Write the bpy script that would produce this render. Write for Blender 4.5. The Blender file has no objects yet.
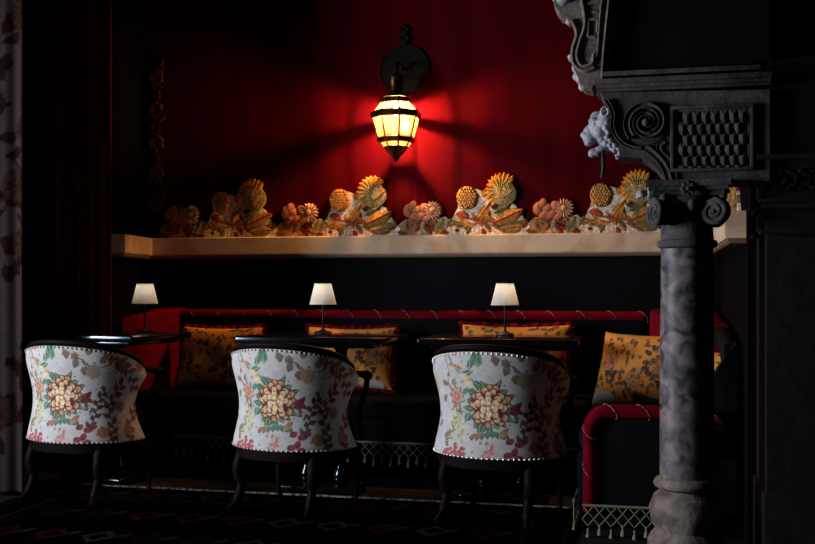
import bpy, bmesh, math, random
import numpy as np
from mathutils import Vector, Matrix
PI = math.pi
sc = bpy.context.scene
COL = sc.collection
# ------------------------------------------------------------------ camera
F = 1050.0; YAW = math.radians(13.2); CH = 1.02; HOR = 288.0
SA, CA = math.sin(YAW), math.cos(YAW)
cd = bpy.data.cameras.new('camera'); cam = bpy.data.objects.new('camera', cd); COL.objects.link(cam)
cam.location = (0, 0, CH); cam.rotation_euler = (PI/2, 0, YAW)
cd.sensor_width = 36; cd.lens = 36*F/815; cd.shift_y = (HOR-272)/815; cd.clip_start = .05
sc.camera = cam
# ------------------------------------------------------------------ world, light, exposure
w = bpy.data.worlds.new('world'); sc.world = w; w.use_nodes = True
w.node_tree.nodes['Background'].inputs[0].default_value = (.5, .6, 1, 1)
w.node_tree.nodes['Background'].inputs[1].default_value = .0012
sc.view_settings.view_transform = 'Standard'; sc.view_settings.look = 'None'
sc.view_settings.exposure = 0; sc.view_settings.gamma = 1; sc.view_settings.use_curve_mapping = False
ld = bpy.data.lights.new('window_daylight', 'AREA'); ld.shape = 'RECTANGLE'; ld.size = 1.2; ld.size_y = 1.3
ld.energy = 200; ld.color = (.80, .88, 1.0); ld.spread = math.radians(150)
lo = bpy.data.objects.new('window_daylight', ld); COL.objects.link(lo)
lo.location = (-4.9, 2.4, 1.45); lo.rotation_euler = (PI/2, 0, -PI/2)

def P(px, py, y):
    """point of the room at distance y from the camera plane of the back wall, seen at a photo position"""
    c = (px-407.5)/F; rx = c*CA-SA; ry = c*SA+CA; t = y/ry
    return Vector((rx*t, y, CH+(HOR-py)/F*t))
WY = 6.0; RX = .364
# ------------------------------------------------------------------ helpers
def lin(c):
    return tuple(((v/255)/12.92 if v/255 <= .04045 else ((v/255+.055)/1.055)**2.4) for v in c)
def mat(name, rgb, rough=.6, metal=0, spec=.5, noise=None, bump=0, bscale=200, coat=0, sheen=0):
    m = bpy.data.materials.new(name); m.use_nodes = True; nt = m.node_tree; b = nt.nodes['Principled BSDF']
    b.inputs['Base Color'].default_value = (*lin(rgb), 1); b.inputs['Roughness'].default_value = rough
    b.inputs['Metallic'].default_value = metal; b.inputs['Specular IOR Level'].default_value = spec
    b.inputs['Coat Weight'].default_value = coat; b.inputs['Sheen Weight'].default_value = sheen
    tc = nt.nodes.new('ShaderNodeTexCoord')
    if noise:
        rgb2, scale, lo_, hi = noise
        n = nt.nodes.new('ShaderNodeTexNoise'); n.inputs['Scale'].default_value = scale; n.inputs['Detail'].default_value = 6
        n.inputs['Distortion'].default_value = .8
        r = nt.nodes.new('ShaderNodeValToRGB'); r.color_ramp.elements[0].position = lo_; r.color_ramp.elements[1].position = hi
        r.color_ramp.elements[0].color = (*lin(rgb), 1); r.color_ramp.elements[1].color = (*lin(rgb2), 1)
        nt.links.new(tc.outputs['Object'], n.inputs['Vector']); nt.links.new(n.outputs['Fac'], r.inputs['Fac'])
        nt.links.new(r.outputs['Color'], b.inputs['Base Color'])
    if bump:
        n = nt.nodes.new('ShaderNodeTexNoise'); n.inputs['Scale'].default_value = bscale; n.inputs['Detail'].default_value = 4
        bp = nt.nodes.new('ShaderNodeBump'); bp.inputs['Strength'].default_value = bump; bp.inputs['Distance'].default_value = min(.004, .35/bscale)
        nt.links.new(tc.outputs['Object'], n.inputs['Vector']); nt.links.new(n.outputs['Fac'], bp.inputs['Height'])
        nt.links.new(bp.outputs['Normal'], b.inputs['Normal'])
    return m
def attmat(name, rough=.8, spec=.2, bump=.15, bscale=500, sheen=0):
    m = mat(name, (200, 200, 200), rough, spec=spec, bump=bump, bscale=bscale, sheen=sheen); nt = m.node_tree
    a = nt.nodes.new('ShaderNodeAttribute'); a.attribute_name = 'Col'
    nt.links.new(a.outputs['Color'], nt.nodes['Principled BSDF'].inputs['Base Color'])
    return m
def silk(name, a, b_, dark):
    """wall silk: vertical woven stripes"""
    m = mat(name, a, .85, spec=.04); nt = m.node_tree; b = nt.nodes['Principled BSDF']
    tc = nt.nodes.new('ShaderNodeTexCoord'); mp = nt.nodes.new('ShaderNodeMapping'); mp.inputs['Scale'].default_value = (6, 6, .5)
    n = nt.nodes.new('ShaderNodeTexNoise'); n.inputs['Scale'].default_value = 1.4; n.inputs['Detail'].default_value = 8
    r = nt.nodes.new('ShaderNodeValToRGB'); r.color_ramp.elements[0].position = .35; r.color_ramp.elements[1].position = .65
    r.color_ramp.elements[0].color = (*lin(a), 1); r.color_ramp.elements[1].color = (*lin(b_), 1)
    nt.links.new(tc.outputs['Object'], mp.inputs[0]); nt.links.new(mp.outputs[0], n.inputs['Vector'])
    nt.links.new(n.outputs['Fac'], r.inputs['Fac']); nt.links.new(r.outputs['Color'], b.inputs['Base Color'])
    return m
M = dict(
    silk=silk('red_silk', (80, 0, 10), (66, 0, 7), 0),
    shaded_wall=mat('shaded_wall', (11, 8, 10), .95, spec=.03),  # near-black stand-in for side wall silk and panel lying in shade
    dark_panel=mat('dark_panel', (9, 7, 13), .8, spec=.1, noise=((12, 10, 16), 3, .4, .6)),
    ledge=mat('veined_ledge', (230, 196, 160), .6, spec=.2, noise=((206, 164, 128), 5, .45, .62)),
    ledge_dark=mat('ledge_moulding', (120, 92, 72), .5),
    velvet=mat('red_velvet', (112, 1, 24), .9, spec=.05, bump=.1, bscale=300, sheen=.0, noise=((92, 1, 18), 14, .4, .6)),
    curtain=mat('dark_red_curtain', (130, 8, 24), .9, spec=.1, bump=.1),
    black_cloth=mat('black_upholstery', (11, 9, 12), .9, spec=.1, bump=.1),
    wood=mat('dark_mahogany', (15, 5, 4), .6, spec=.06, noise=((16, 7, 6), 9, .4, .6)),
    lacquer=mat('black_lacquer', (12, 10, 13), .16, coat=.3),
    brass=mat('dark_brass', (120, 86, 48), .35, metal=1, noise=((70, 48, 28), 30, .4, .6)),
    bronze=mat('bronze', (26, 19, 13), .7, spec=.1, noise=((18, 13, 9), 12, .4, .6)),
    nail=mat('nickel_nail', (190, 180, 165), .4, metal=.5),
    stone=mat('shaded_grey_stone', (92, 85, 82), .9, spec=.1, noise=((60, 55, 55), 12, .35, .65), bump=.5, bscale=60),  # base colour darkened to stand for daylight blocked from the stonework
    shaded_stone=mat('shaded_stone', (27, 25, 26), .9, spec=.1, noise=((17, 16, 17), 12, .35, .65), bump=.5, bscale=60),  # darker copy of the stone, shade on the pilaster put into the colour
    lit_stone=mat('lit_grey_marble', (176, 172, 176), .6, noise=((112, 109, 116), 18, .42, .6), bump=.5, bscale=60),  # lighter copy of the stone, daylight on left-facing carving put into the colour
    warm_stone=mat('weathered_brown_stone', (138, 124, 114), .8, spec=.1, noise=((88, 76, 70), 14, .35, .65), bump=.6, bscale=60),
    shaded_plaster=mat('shaded_black_plaster', (14, 11, 11), .95, spec=.1, noise=((8, 7, 7), 3, .4, .7)),  # near-black colour carries the shadow on the hood and chimney breast
    marble=mat('veined_dark_marble', (44, 37, 41), .5, spec=.3, noise=((140, 122, 124), 17, .36, .74)),
    iron=mat('black_iron', (12, 12, 13), .5, metal=.5),
    floor=mat('dark_floor', (34, 24, 22), .7, spec=.15, noise=((24, 17, 16), 6, .4, .6)),
    ceiling=mat('dark_ceiling', (22, 14, 14), .9),
    fringe=mat('olive_fringe', (120, 122, 92), .9, bump=.3, bscale=300),
    cord=mat('twisted_cord', (150, 120, 92), .8, noise=((60, 20, 22), 90, .45, .55)),
    fabric=attmat('floral_tapestry', .75, .25, .25, 900),
    applique=attmat('embroidered_applique', .85, .15, .5, 260),
    rug=attmat('rug_pile', 1, .0, .4, 200),
)
M['lacquer'].node_tree.nodes['Principled BSDF'].inputs['Specular Tint'].default_value = (.55, .8, 1, 1)  # blue of the daylight reflection put into the lacquer's tint
def link(name, me, m=None, parent=None, loc=None, rot=None):
    o = bpy.data.objects.new(name, me); COL.objects.link(o)
    if m: me.materials.append(m)
    if parent: o.parent = parent
    if loc is not None: o.location = loc
    if rot is not None: o.rotation_euler = rot
    return o
def obj(name, bm, m=None, parent=None, smooth=True, loc=None, rot=None, sharp=40):
    bmesh.ops.recalc_face_normals(bm, faces=bm.faces)
    me = bpy.data.meshes.new(name); bm.to_mesh(me); bm.free()
    if smooth:
        for p in me.polygons: p.use_smooth = True
        me.set_sharp_from_angle(angle=math.radians(sharp))
    return link(name, me, m, parent, loc, rot)
def empty(name, loc=(0, 0, 0), rz=0):
    o = bpy.data.objects.new(name, None); COL.objects.link(o); o.location = loc; o.rotation_euler = (0, 0, rz)
    o.empty_display_size = .1
    return o
def tag(o, label, cat, group=None):
    o['label'] = label; o['category'] = cat
    if group: o['group'] = group
    return o
def struct(o): o['kind'] = 'structure'; return o
def copy_tree(o, parent=None):
    c = o.copy(); COL.objects.link(c)
    if parent: c.parent = parent
    for ch in o.children: copy_tree(ch, c)
    return c
def box(bm, x0, x1, y0, y1, z0, z1, bev=0):
    v = [bm.verts.new(p) for p in [(x0,y0,z0),(x1,y0,z0),(x1,y1,z0),(x0,y1,z0),(x0,y0,z1),(x1,y0,z1),(x1,y1,z1),(x0,y1,z1)]]
    fs = [bm.faces.new([v[i] for i in q]) for q in [(0,3,2,1),(4,5,6,7),(0,1,5,4),(1,2,6,5),(2,3,7,6),(3,0,4,7)]]
    if bev:
        es = list({e for f in fs for e in f.edges})
        bmesh.ops.bevel(bm, geom=es, offset=bev, segments=3, profile=.5, affect='EDGES')
def lathe(bm, prof, n=32, c=(0, 0), twist=None):
    """prof: list of (r, z) ; closed top and bottom"""
    rings = []
    for r, z in prof:
        ring = []
        for k in range(n):
            a = 2*PI*k/n; rr = r
            if twist: rr = r*(1+twist(a, z))
            ring.append(bm.verts.new((c[0]+rr*math.cos(a), c[1]+rr*math.sin(a), z)))
        rings.append(ring)
    for a, b in zip(rings, rings[1:]):
        for k in range(n): bm.faces.new((a[k], a[(k+1) % n], b[(k+1) % n], b[k]))
    bm.faces.new(rings[0]); bm.faces.new(rings[-1])
def tube(bm, pts, rad, n=10, closed=False, flat=None):
    pts = [Vector(p) for p in pts]; N = len(pts)
    if not hasattr(rad, '__len__'): rad = [rad]*N
    rings = []; up = Vector((0, 0, 1)); prev = None
    for i, p in enumerate(pts):
        if closed: t = pts[(i+1) % N]-pts[i-1]
        else: t = pts[min(i+1, N-1)]-pts[max(i-1, 0)]
        t.normalize()
        if prev is None:
            a = up if abs(t.dot(up)) < .95 else Vector((1, 0, 0)); u = t.cross(a).normalized()
        else: u = (prev-t*prev.dot(t)).normalized()
        prev = u; v = t.cross(u)
        rings.append([bm.verts.new(p+rad[i]*(math.cos(2*PI*k/n)*u+math.sin(2*PI*k/n)*v)) for k in range(n)])
    prs = list(zip(rings, rings[1:]))
    for a, b in prs:
        for k in range(n): bm.faces.new((a[k], a[(k+1) % n], b[(k+1) % n], b[k]))
    if closed:
        a, b = rings[-1], rings[0]
        # match the twist at the seam
        sh = min(range(n), key=lambda s: (a[0].co-b[s].co).length)
        for k in range(n): bm.faces.new((a[k], a[(k+1) % n], b[(k+1+sh) % n], b[(k+sh) % n]))
    else:
        bm.faces.new(rings[0]); bm.faces.new(rings[-1])
def prism(bm, pts, y0, y1, bev=0):
    """closed outline in x,z extruded along y"""
    a = [bm.verts.new((x, y0, z)) for x, z in pts]; b = [bm.verts.new((x, y1, z)) for x, z in pts]; n = len(pts)
    fa = bm.faces.new(a); fb = bm.faces.new(b[::-1])
    for i in range(n): bm.faces.new((a[i], b[i], b[(i+1) % n], a[(i+1) % n]))
    if bev: bmesh.ops.bevel(bm, geom=list(fa.edges), offset=bev, segments=2, profile=.5, affect='EDGES')
def ball(bm, c, r, sub=2, rot=None):
    g = bmesh.ops.create_icosphere(bm, subdivisions=sub, radius=1)
    mtx = Matrix.Translation(c) @ (rot or Matrix.Identity(4)) @ Matrix.Diagonal((*r, 1))
    bmesh.ops.transform(bm, matrix=mtx, verts=g['verts'])
def spline(pts, n=8):
    """Catmull-Rom through points"""
    pts = [Vector(p) for p in pts]; out = []
    for i in range(len(pts)-1):
        p0, p1, p2, p3 = pts[max(i-1, 0)], pts[i], pts[i+1], pts[min(i+2, len(pts)-1)]
        for k in range(n):
            t = k/n
            out.append(.5*((2*p1)+(-p0+p2)*t+(2*p0-5*p1+4*p2-p3)*t*t+(-p0+3*p1-3*p2+p3)*t**3))
    out.append(pts[-1]); return out

# ------------------------------------------------------------------ woven pattern painter
class Canvas:
    """pattern of a cloth: colour, cover and relief on a grid; units are free"""
    def __init__(s, x0, x1, y0, y1, step, base=None):
        s.x0, s.y0, s.step = x0, y0, step; s.nx = int(round((x1-x0)/step))+1; s.ny = int(round((y1-y0)/step))+1
        s.X, s.Y = np.meshgrid(x0+step*np.arange(s.nx), y0+step*np.arange(s.ny))
        s.rgb = np.zeros((s.ny, s.nx, 3)); s.cov = np.zeros((s.ny, s.nx), bool); s.h = np.zeros((s.ny, s.nx))
        s.rng = np.random.RandomState(7)
        if base is not None: s.rgb[:] = lin(base); s.cov[:] = True
    def put(s, m, c, h=None):
        s.rgb[m] = c if not (isinstance(c, np.ndarray) and c.ndim == 3) else c[m]
        s.cov |= m
        if h is not None: s.h[m] = np.maximum(s.h[m], h[m]) if isinstance(h, np.ndarray) else np.maximum(s.h[m], h)
    def grad(s, a, b, t): t = np.clip(t, 0, 1)[..., None]; return np.array(lin(a))*(1-t)+np.array(lin(b))*t
    def loc(s, cx, cy, ang):
        ca, sa = math.cos(ang), math.sin(ang); dx, dy = s.X-cx, s.Y-cy
        return dx*ca+dy*sa, -dx*sa+dy*ca
    def ell(s, cx, cy, rx, ry, a, b=None, ang=0, edge=None, h=0):
        u, v = s.loc(cx, cy, ang); d = (u/rx)**2+(v/ry)**2; m = d < 1
        s.put(m, s.grad(a, b or a, .5+.5*u/rx), h*np.sqrt(np.clip(1-d, 0, 1)) if h else None)
        if edge: s.put((d < 1) & (d > .68), np.array(lin(edge)))
    def leaf(s, cx, cy, L, W, ang, a, b=None, vein=None, h=0, curl=0, edge=None):
        """leaf starting at cx,cy"""
        u, v = s.loc(cx, cy, ang); t = u/L; v = v-curl*L*np.clip(t, 0, 1)**2
        wd = W*np.sin(PI*np.clip(t, 0, 1)**.8); m = (t > 0) & (t < 1) & (np.abs(v) < wd)
        s.put(m, s.grad(a, b or a, t), h*(1-np.abs(v)/np.maximum(wd, 1e-6)) if h else None)
        if edge: s.put(m & (np.abs(v) > .7*wd), np.array(lin(edge)))
        if vein: s.put(m & (np.abs(v) < max(.12*W, s.step*.6)), np.array(lin(vein)))
    def line(s, pts, wd, c, h=0):
        q = spline([(x, y, 0) for x, y in pts], 10)
        for p in q[::1]:
            m = (s.X-p.x)**2+(s.Y-p.y)**2 < wd*wd; s.put(m, np.array(lin(c)), h if h else None)
    def poly(s, pts, c, h=0):
        m = np.zeros(s.X.shape, bool); n = len(pts)
        for i in range(n):
            x1, y1 = pts[i]; x2, y2 = pts[(i+1) % n]
            if y1 == y2: continue
            k = ((y1 > s.Y) != (y2 > s.Y)) & (s.X < (x2-x1)*(s.Y-y1)/(y2-y1)+x1); m ^= k
        s.put(m, np.array(lin(c)), h)
    def peony(s, cx, cy, R, dark=(120, 22, 40), mid=(190, 92, 66), light=(236, 206, 142), h=0, seed=3):
        rr = random.Random(seed)
        for ring, (rad, n, L) in enumerate([(.74, 13, .30), (.58, 11, .27), (.40, 9, .24), (.22, 6, .2), (.06, 3, .14)]):
            for k in range(n):
                a = 2*PI*(k+.5*(ring % 2))/n+rr.uniform(-.12, .12); L2 = L*R*rr.uniform(.9, 1.15)
                x, y = cx+rad*R*math.cos(a), cy+rad*R*math.sin(a)
                s.ell(x, y, L2*.98, L2*.86, dark, mid, a, h=h*(1-.1*ring))
                s.ell(x+.16*L2*math.cos(a), y+.16*L2*math.sin(a), L2*.66, L2*.62, mid, light, a+rr.uniform(-.3, .3), h=h*(1-.1*ring))
    def mottle(s, amt=.2, cell=6):
        for c_ in (cell, cell//2):
            g = s.rng.randn(s.ny//c_+2, s.nx//c_+2); jj, ii = np.arange(s.ny)/c_, np.arange(s.nx)/c_; j0, i0 = jj.astype(int), ii.astype(int); fj, fi = (jj-j0)[:, None], (ii-i0)[None]
            v = g[j0][:, i0]*(1-fj)*(1-fi)+g[j0+1][:, i0]*fj*(1-fi)+g[j0][:, i0+1]*(1-fj)*fi+g[j0+1][:, i0+1]*fj*fi; s.rgb *= np.clip(1+amt*v, .3, 1.6)[..., None]
    def jitter(s, amt=.07): s.rgb *= 1+amt*s.rng.randn(s.ny, s.nx)[..., None]; s.rgb = np.clip(s.rgb, 0, 1)
    def sample(s, x, y):
        i = np.clip(((np.asarray(x)-s.x0)/s.step).round().astype(int), 0, s.nx-1)
        j = np.clip(((np.asarray(y)-s.y0)/s.step).round().astype(int), 0, s.ny-1)
        return s.rgb[j, i]
def setcol(me, rgb):
    a = me.color_attributes.new('Col', 'FLOAT_COLOR', 'POINT')
    c = np.ones((len(me.vertices), 4), np.float32); c[:, :3] = rgb; a.data.foreach_set('color', c.ravel())
def gridmesh(name, V, nu, nv, rgb, m, parent=None, wrap=False, loc=None, rot=None, extra=None):
    """V (nv*nu,3) row-major"""
    idx = np.arange(nu*nv).reshape(nv, nu)
    f = np.stack([idx[:-1, :-1], idx[:-1, 1:], idx[1:, 1:], idx[1:, :-1]], -1).reshape(-1, 4)
    me = bpy.data.meshes.new(name); me.from_pydata(V.tolist(), [], f.tolist()); me.validate()
    for p in me.polygons: p.use_smooth = True
    setcol(me, rgb)
    return link(name, me, m, parent, loc, rot)
def relief(name, cv, scale, thick, m, parent=None, loc=None, rot=None):
    """cut-out piece of padded embroidery: front relief, back face and sides. plane x,z, front towards -y"""
    cov = cv.cov; ny, nx = cov.shape
    cell = cov[:-1, :-1] & cov[1:, :-1] & cov[:-1, 1:] & cov[1:, 1:]
    used = np.zeros_like(cov)
    for a in (0, 1):
        for b in (0, 1): used[a:ny-1+a, b:nx-1+b] |= cell
    ids = -np.ones(cov.shape, int); js, is_ = np.nonzero(used); n = len(js); ids[js, is_] = np.arange(n)
    x = cv.X[js, is_]*scale; z = cv.Y[js, is_]*scale; h = cv.h[js, is_]
    V = np.concatenate([np.stack([x, -thick-.55*h, z], 1), np.stack([x, 0*x, z], 1)])
    rgb = cv.rgb[js, is_]; rgb = np.concatenate([rgb, rgb*.9])
    cj, ci = np.nonzero(cell); q = np.stack([ids[cj, ci], ids[cj, ci+1], ids[cj+1, ci+1], ids[cj+1, ci]], 1)
    faces = q.tolist()+(q[:, ::-1]+n).tolist()
    pad = np.zeros((ny+1, nx+1), bool); pad[1:-1, 1:-1] = cell
    for j, i in zip(cj, ci):
        if not pad[j, i+1]: a, b = ids[j, i], ids[j, i+1]; faces.append([a, a+n, b+n, b])
        if not pad[j+2, i+1]: a, b = ids[j+1, i+1], ids[j+1, i]; faces.append([a, a+n, b+n, b])
        if not pad[j+1, i]: a, b = ids[j+1, i], ids[j, i]; faces.append([a, a+n, b+n, b])
        if not pad[j+1, i+2]: a, b = ids[j, i+1], ids[j+1, i+1]; faces.append([a, a+n, b+n, b])
    me = bpy.data.meshes.new(name); me.from_pydata(V.tolist(), [], [[int(k) for k in f] for f in faces]); me.validate()
    for p in me.polygons: p.use_smooth = True
    me.set_sharp_from_angle(angle=math.radians(70))
    setcol(me, rgb)
    return link(name, me, m, parent, loc, rot)

# ================================================================== the room
LX = -3.10                                                    # left corner of the back wall
LW = (LX, WY); LE = (-3.0, 5.40); LO = (-3.9, 5.40)
LEDGE0, LEDGE1 = 1.205, 1.325
bm = bmesh.new(); box(bm, LX-.1, RX+.1, WY, WY+.12, LEDGE1, 3.2); struct(obj('wall_back', bm, M['silk'], smooth=False))
bm = bmesh.new(); box(bm, LX-.1, RX+.1, WY-.012, WY+.12, 0, LEDGE1); struct(obj('trim_1', bm, M['dark_panel'], smooth=False))
def slab(bm, a, b, th, z0, z1):
    a, b = Vector(a), Vector(b); d = (b-a).normalized(); n = Vector((-d.y, d.x))*th
    q = [a, b, b+n, a+n]; lo_ = [bm.verts.new((p.x, p.y, z0)) for p in q]; hi = [bm.verts.new((p.x, p.y, z1)) for p in q]
    bm.faces.new(lo_[::-1]); bm.faces.new(hi)
    for i in range(4): bm.faces.new((lo_[i], lo_[(i+1) % 4], hi[(i+1) % 4], hi[i]))
bm = bmesh.new(); slab(bm, LW, LE, -.10, 0, 3.2); slab(bm, LE, LO, -.10, 0, 3.2); struct(obj('wall_left', bm, M['shaded_wall'], smooth=False))
bm = bmesh.new(); box(bm, RX, RX+.12, 4.25, WY+.1, LEDGE1, 3.2); struct(obj('wall_right', bm, M['shaded_wall'], smooth=False))
bm = bmesh.new(); box(bm, RX-.01, RX+.12, 4.25, WY+.1, 0, LEDGE1); struct(obj('trim_3', bm, M['shaded_wall'], smooth=False))
bm = bmesh.new(); box(bm, -5, 2.2, -1.5, WY+.1, -.1, 0); struct(obj('floor', bm, M['floor'], smooth=False))
bm = bmesh.new(); box(bm, -5, 2.2, -1.5, WY+.1, 3.2, 3.3); struct(obj('ceiling', bm, M['ceiling'], smooth=False))
# floor tile joints as thin grooved strips of darker stone
fm = M['floor'].node_tree; br = fm.nodes.new('ShaderNodeTexBrick'); tcn = fm.nodes.new('ShaderNodeTexCoord')
br.inputs['Scale'].default_value = 1; br.inputs['Brick Width'].default_value = .6; br.inputs['Row Height'].default_value = .3
br.inputs['Mortar Size'].default_value = .006
br.inputs['Color1'].default_value = (*lin((38, 27, 25)), 1); br.inputs['Color2'].default_value = (*lin((29, 20, 19)), 1); br.inputs['Mortar'].default_value = (*lin((10, 7, 7)), 1)
fm.links.new(tcn.outputs['Object'], br.inputs['Vector']); fm.links.new(br.outputs['Color'], fm.nodes['Principled BSDF'].inputs['Base Color'])

# ledge over the dark panel: swept profile along left wall, back wall, right wall
def ledge_sweep(prof, pts):
    """prof: (out, z) closed; pts: wall line"""
    pts = [Vector(p) for p in pts]; bm = bmesh.new(); rings = []
    for i, p in enumerate(pts):
        dirs = []
        if i > 0: dirs.append((pts[i]-pts[i-1]).normalized())
        if i < len(pts)-1: dirs.append((pts[i+1]-pts[i]).normalized())
        ns = [Vector((d.y, -d.x)) for d in dirs]; n = sum(ns, Vector((0, 0))).normalized(); n = n/n.dot(ns[0])
        rings.append([bm.verts.new((p.x+n.x*o, p.y+n.y*o, z)) for o, z in prof])
    k = len(prof)
    for a, b in zip(rings, rings[1:]):
        for j in range(k): bm.faces.new((a[j], a[(j+1) % k], b[(j+1) % k], b[j]))
    bm.faces.new(rings[0]); bm.faces.new(rings[-1]); return bm
path = [LE, (LX, WY), (RX, WY), (RX, 4.33)]
struct(obj('trim_4', ledge_sweep([(0, LEDGE0+.012), (.085, LEDGE0+.012), (.09, LEDGE0+.02), (.09, LEDGE1-.004), (.086, LEDGE1), (0, LEDGE1)], path), M['ledge'], smooth=False))
struct(obj('trim_5', ledge_sweep([(0, LEDGE0-.008), (.07, LEDGE0-.008), (.078, LEDGE0), (.078, LEDGE0+.0125), (0, LEDGE0+.0125)], path), M['ledge_dark'], smooth=False))

# ================================================================== chimneypiece (seen from its side)
FY = 3.86
def Q(px, py, y=FY): p = P(px, py, y); return (p.x, p.z)
chim = empty('chimneypiece', (RX+.1, 3.95, 0))
tag(chim, 'dark carved stone chimneypiece with scrolled side bracket on the right wall', 'fireplace')
def cobj(name, bm, m, parent=chim, **k):
    if parent is chim: bmesh.ops.translate(bm, vec=(-chim.location.x, -chim.location.y, 0), verts=bm.verts)
    return obj(name, bm, m, parent, **k)
# bracket body outline
out = [Q(600, 92), Q(604, 101), Q(608.5, 103), Q(611.5, 113), Q(611, 125), Q(614, 136), Q(620, 144), Q(619, 157), Q(642, 157), Q(648, 160), Q(657, 167), Q(666, 178), Q(668, 183), (.398, Q(700, 183)[1]), (.398, Q(700, 92)[1])]
bm = bmesh.new(); prism(bm, out, FY, FY+.2, .004); cobj('bracket', bm, M['stone'], smooth=False)
# moulded cornice: steps running round front and side
bm = bmesh.new()
zc = [(92, 89, 2), (89, 85, 8), (85, 80, 14)]
for y0, y1, o in zc:
    a = Q(600, y0); b = Q(600, y1); d = o/275
    box(bm, a[0]-d*.45, .40, FY-d*.45, FY+.25, a[1], b[1]+.0005, .003)
a = Q(600, 112)[1]
cobj('cornice', bm, M['stone'])
# raised bed moulding below the cornice and frame round the scale panel
bm = bmesh.new()
x0, z1 = Q(676, 110); x1, z0 = Q(750, 167)
def frame(bm, x0, x1, z0, z1, t, y0, y1):
    box(bm, x0, x1, y0, y1, z1-t, z1, .002); box(bm, x0, x1, y0, y1, z0, z0+t, .002)
    box(bm, x0, x0+t, y0, y1, z0+t, z1-t, .002); box(bm, x1-t, x1, y0, y1, z0+t, z1-t, .002)
frame(bm, x0-.02, x1+.012, z0-.012, z1+.012, .012, FY-.014, FY+.002)
frame(bm, x0-.006, x1, z0, z1, .008, FY-.008, FY+.002)
box(bm, Q(602, 0)[0], RX, FY-.012, FY+.002, Q(0, 104)[1], Q(0, 100)[1], .002)
cobj('panel_frame', bm, M['stone'])
# fish scales
bm = bmesh.new(); W_ = (x1-x0-.016)/7.5; H_ = (z1-z0-.012)/4.2
for r in range(6):
    for k in range(9):
        cx = x0+.006+W_*(k+(.5 if r % 2 else 0)); zt = z1-.004-r*H_*.8
        if cx+W_*.5 > x1 or cx-W_*.5 < x0-.004: continue
        pts = [(-.5, 0), (-.5, -.55), (-.34, -.85), (0, -1.12), (.34, -.85), (.5, -.55), (.5, 0)]
        vs = []
        for ax, az in pts:
            zz = zt+az*H_
            if zz < z0+.006: zz = z0+.006
            vs.append(bm.verts.new((cx+ax*W_*.94, FY-.004-.010*max(0, -az), zz)))
        if zt < z0+.01: continue
        mid = bm.verts.new((cx, FY-.015, zt-.45*H_)); top = bm.verts.new((cx, FY-.003, zt))
        seq = vs[:]
        for i in range(6): bm.faces.new((seq[i], seq[i+1], mid))
        bm.faces.new((seq[6], top, mid)); bm.faces.new((top, seq[0], mid))
        bk = [bm.verts.new((v.co.x, FY+.001, v.co.z)) for v in seq]
        for i in range(6): bm.faces.new((seq[i], seq[i+1], bk[i+1], bk[i]))
cobj('scale_panel', bm, M['stone'], smooth=False)
# big scroll on the bracket's side
def spiral(cx, cz, R, turns, rot, y, n=60, dirn=1, shrink=.16):
    out = []
    for i in range(n+1):
        t = i/n; r = R*((1-t)**1.0*(1-shrink)+shrink); a = rot+dirn*2*PI*turns*t
        out.append((cx+r*math.cos(a), y, cz+r*math.sin(a)))
    return out
cx, cz = Q(646, 123)
bm = bmesh.new()
def discy(bm, cx, cz, r, y0, y1, n=32):
    a = [bm.verts.new((cx+r*math.cos(2*PI*k/n), y0, cz+r*math.sin(2*PI*k/n))) for k in range(n)]
    b = [bm.verts.new((cx+r*math.cos(2*PI*k/n), y1, cz+r*math.sin(2*PI*k/n))) for k in range(n)]
    bm.faces.new(a); bm.faces.new(b)
    for k in range(n): bm.faces.new((a[k], a[(k+1) % n], b[(k+1) % n], b[k]))
discy(bm, cx, cz, .078, FY-.006, FY+.002)
def flatband(pts, wds, hgt):
    """moulded band with a square edge and a shallow hollow, lying on the side of the bracket"""
    N = len(pts); rows = []
    for i, (x, z) in enumerate(pts):
        a = Vector(pts[max(i-1, 0)]); b = Vector(pts[min(i+1, N-1)]); t = (b-a).normalized(); n = Vector((-t.y, t.x)); w_ = wds[i]; h_ = hgt
        sec = [(-1, 0), (-1, .95), (-.86, 1), (-.6, .80), (0, .62), (.6, .80), (.86, 1), (1, .95), (1, 0)]
        rows.append([bm.verts.new((x+n.x*w_*q, FY+.001-h_*e, z+n.y*w_*q)) for q, e in sec])
    for a, b in zip(rows, rows[1:]):
        for k in range(8): bm.faces.new((a[k], a[k+1], b[k+1], b[k]))
    bm.faces.new(rows[0]); bm.faces.new(rows[-1])
R0 = .074; n_ = 90; pts = []; wds = []
for i in range(n_+1):
    t = i/n_; a = PI*1.25-2*PI*1.85*t; rr_ = R0*(1-t)**.9*.80+.012+.0*t; pts.append((cx+rr_*math.cos(a), cz+rr_*math.sin(a))); wds.append(.0125-.0065*t)
flatband(pts, wds, .022)
ball(bm, (cx, FY-.016, cz), (.015, .014, .015))
ed = [(p.x, p.z) for p in spline([(Q(a, b)[0], 0, Q(a, b)[1]) for a, b in [(606, 100), (610, 106), (613, 115), (612.5, 126), (616, 136), (622, 143), (632, 148), (641, 148)]], 8)]
flatband(ed, [.0065]*len(ed), .014)
ed = [(p.x, p.z) for p in spline([(Q(a, b)[0], 0, Q(a, b)[1]) for a, b in [(645, 148), (652, 153), (660, 161), (666, 171), (669, 182)]], 8)]
flatband(ed, [.012]*len(ed), .012)
ed = [(p.x, p.z) for p in spline([(Q(a, b)[0], 0, Q(a, b)[1]) for a, b in [(664, 141), (659, 146), (661, 153), (668, 160), (673, 170), (675, 181)]], 8)]
flatband(ed, [.009]*len(ed), .008)
cobj('scroll', bm, M['stone'])
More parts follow.
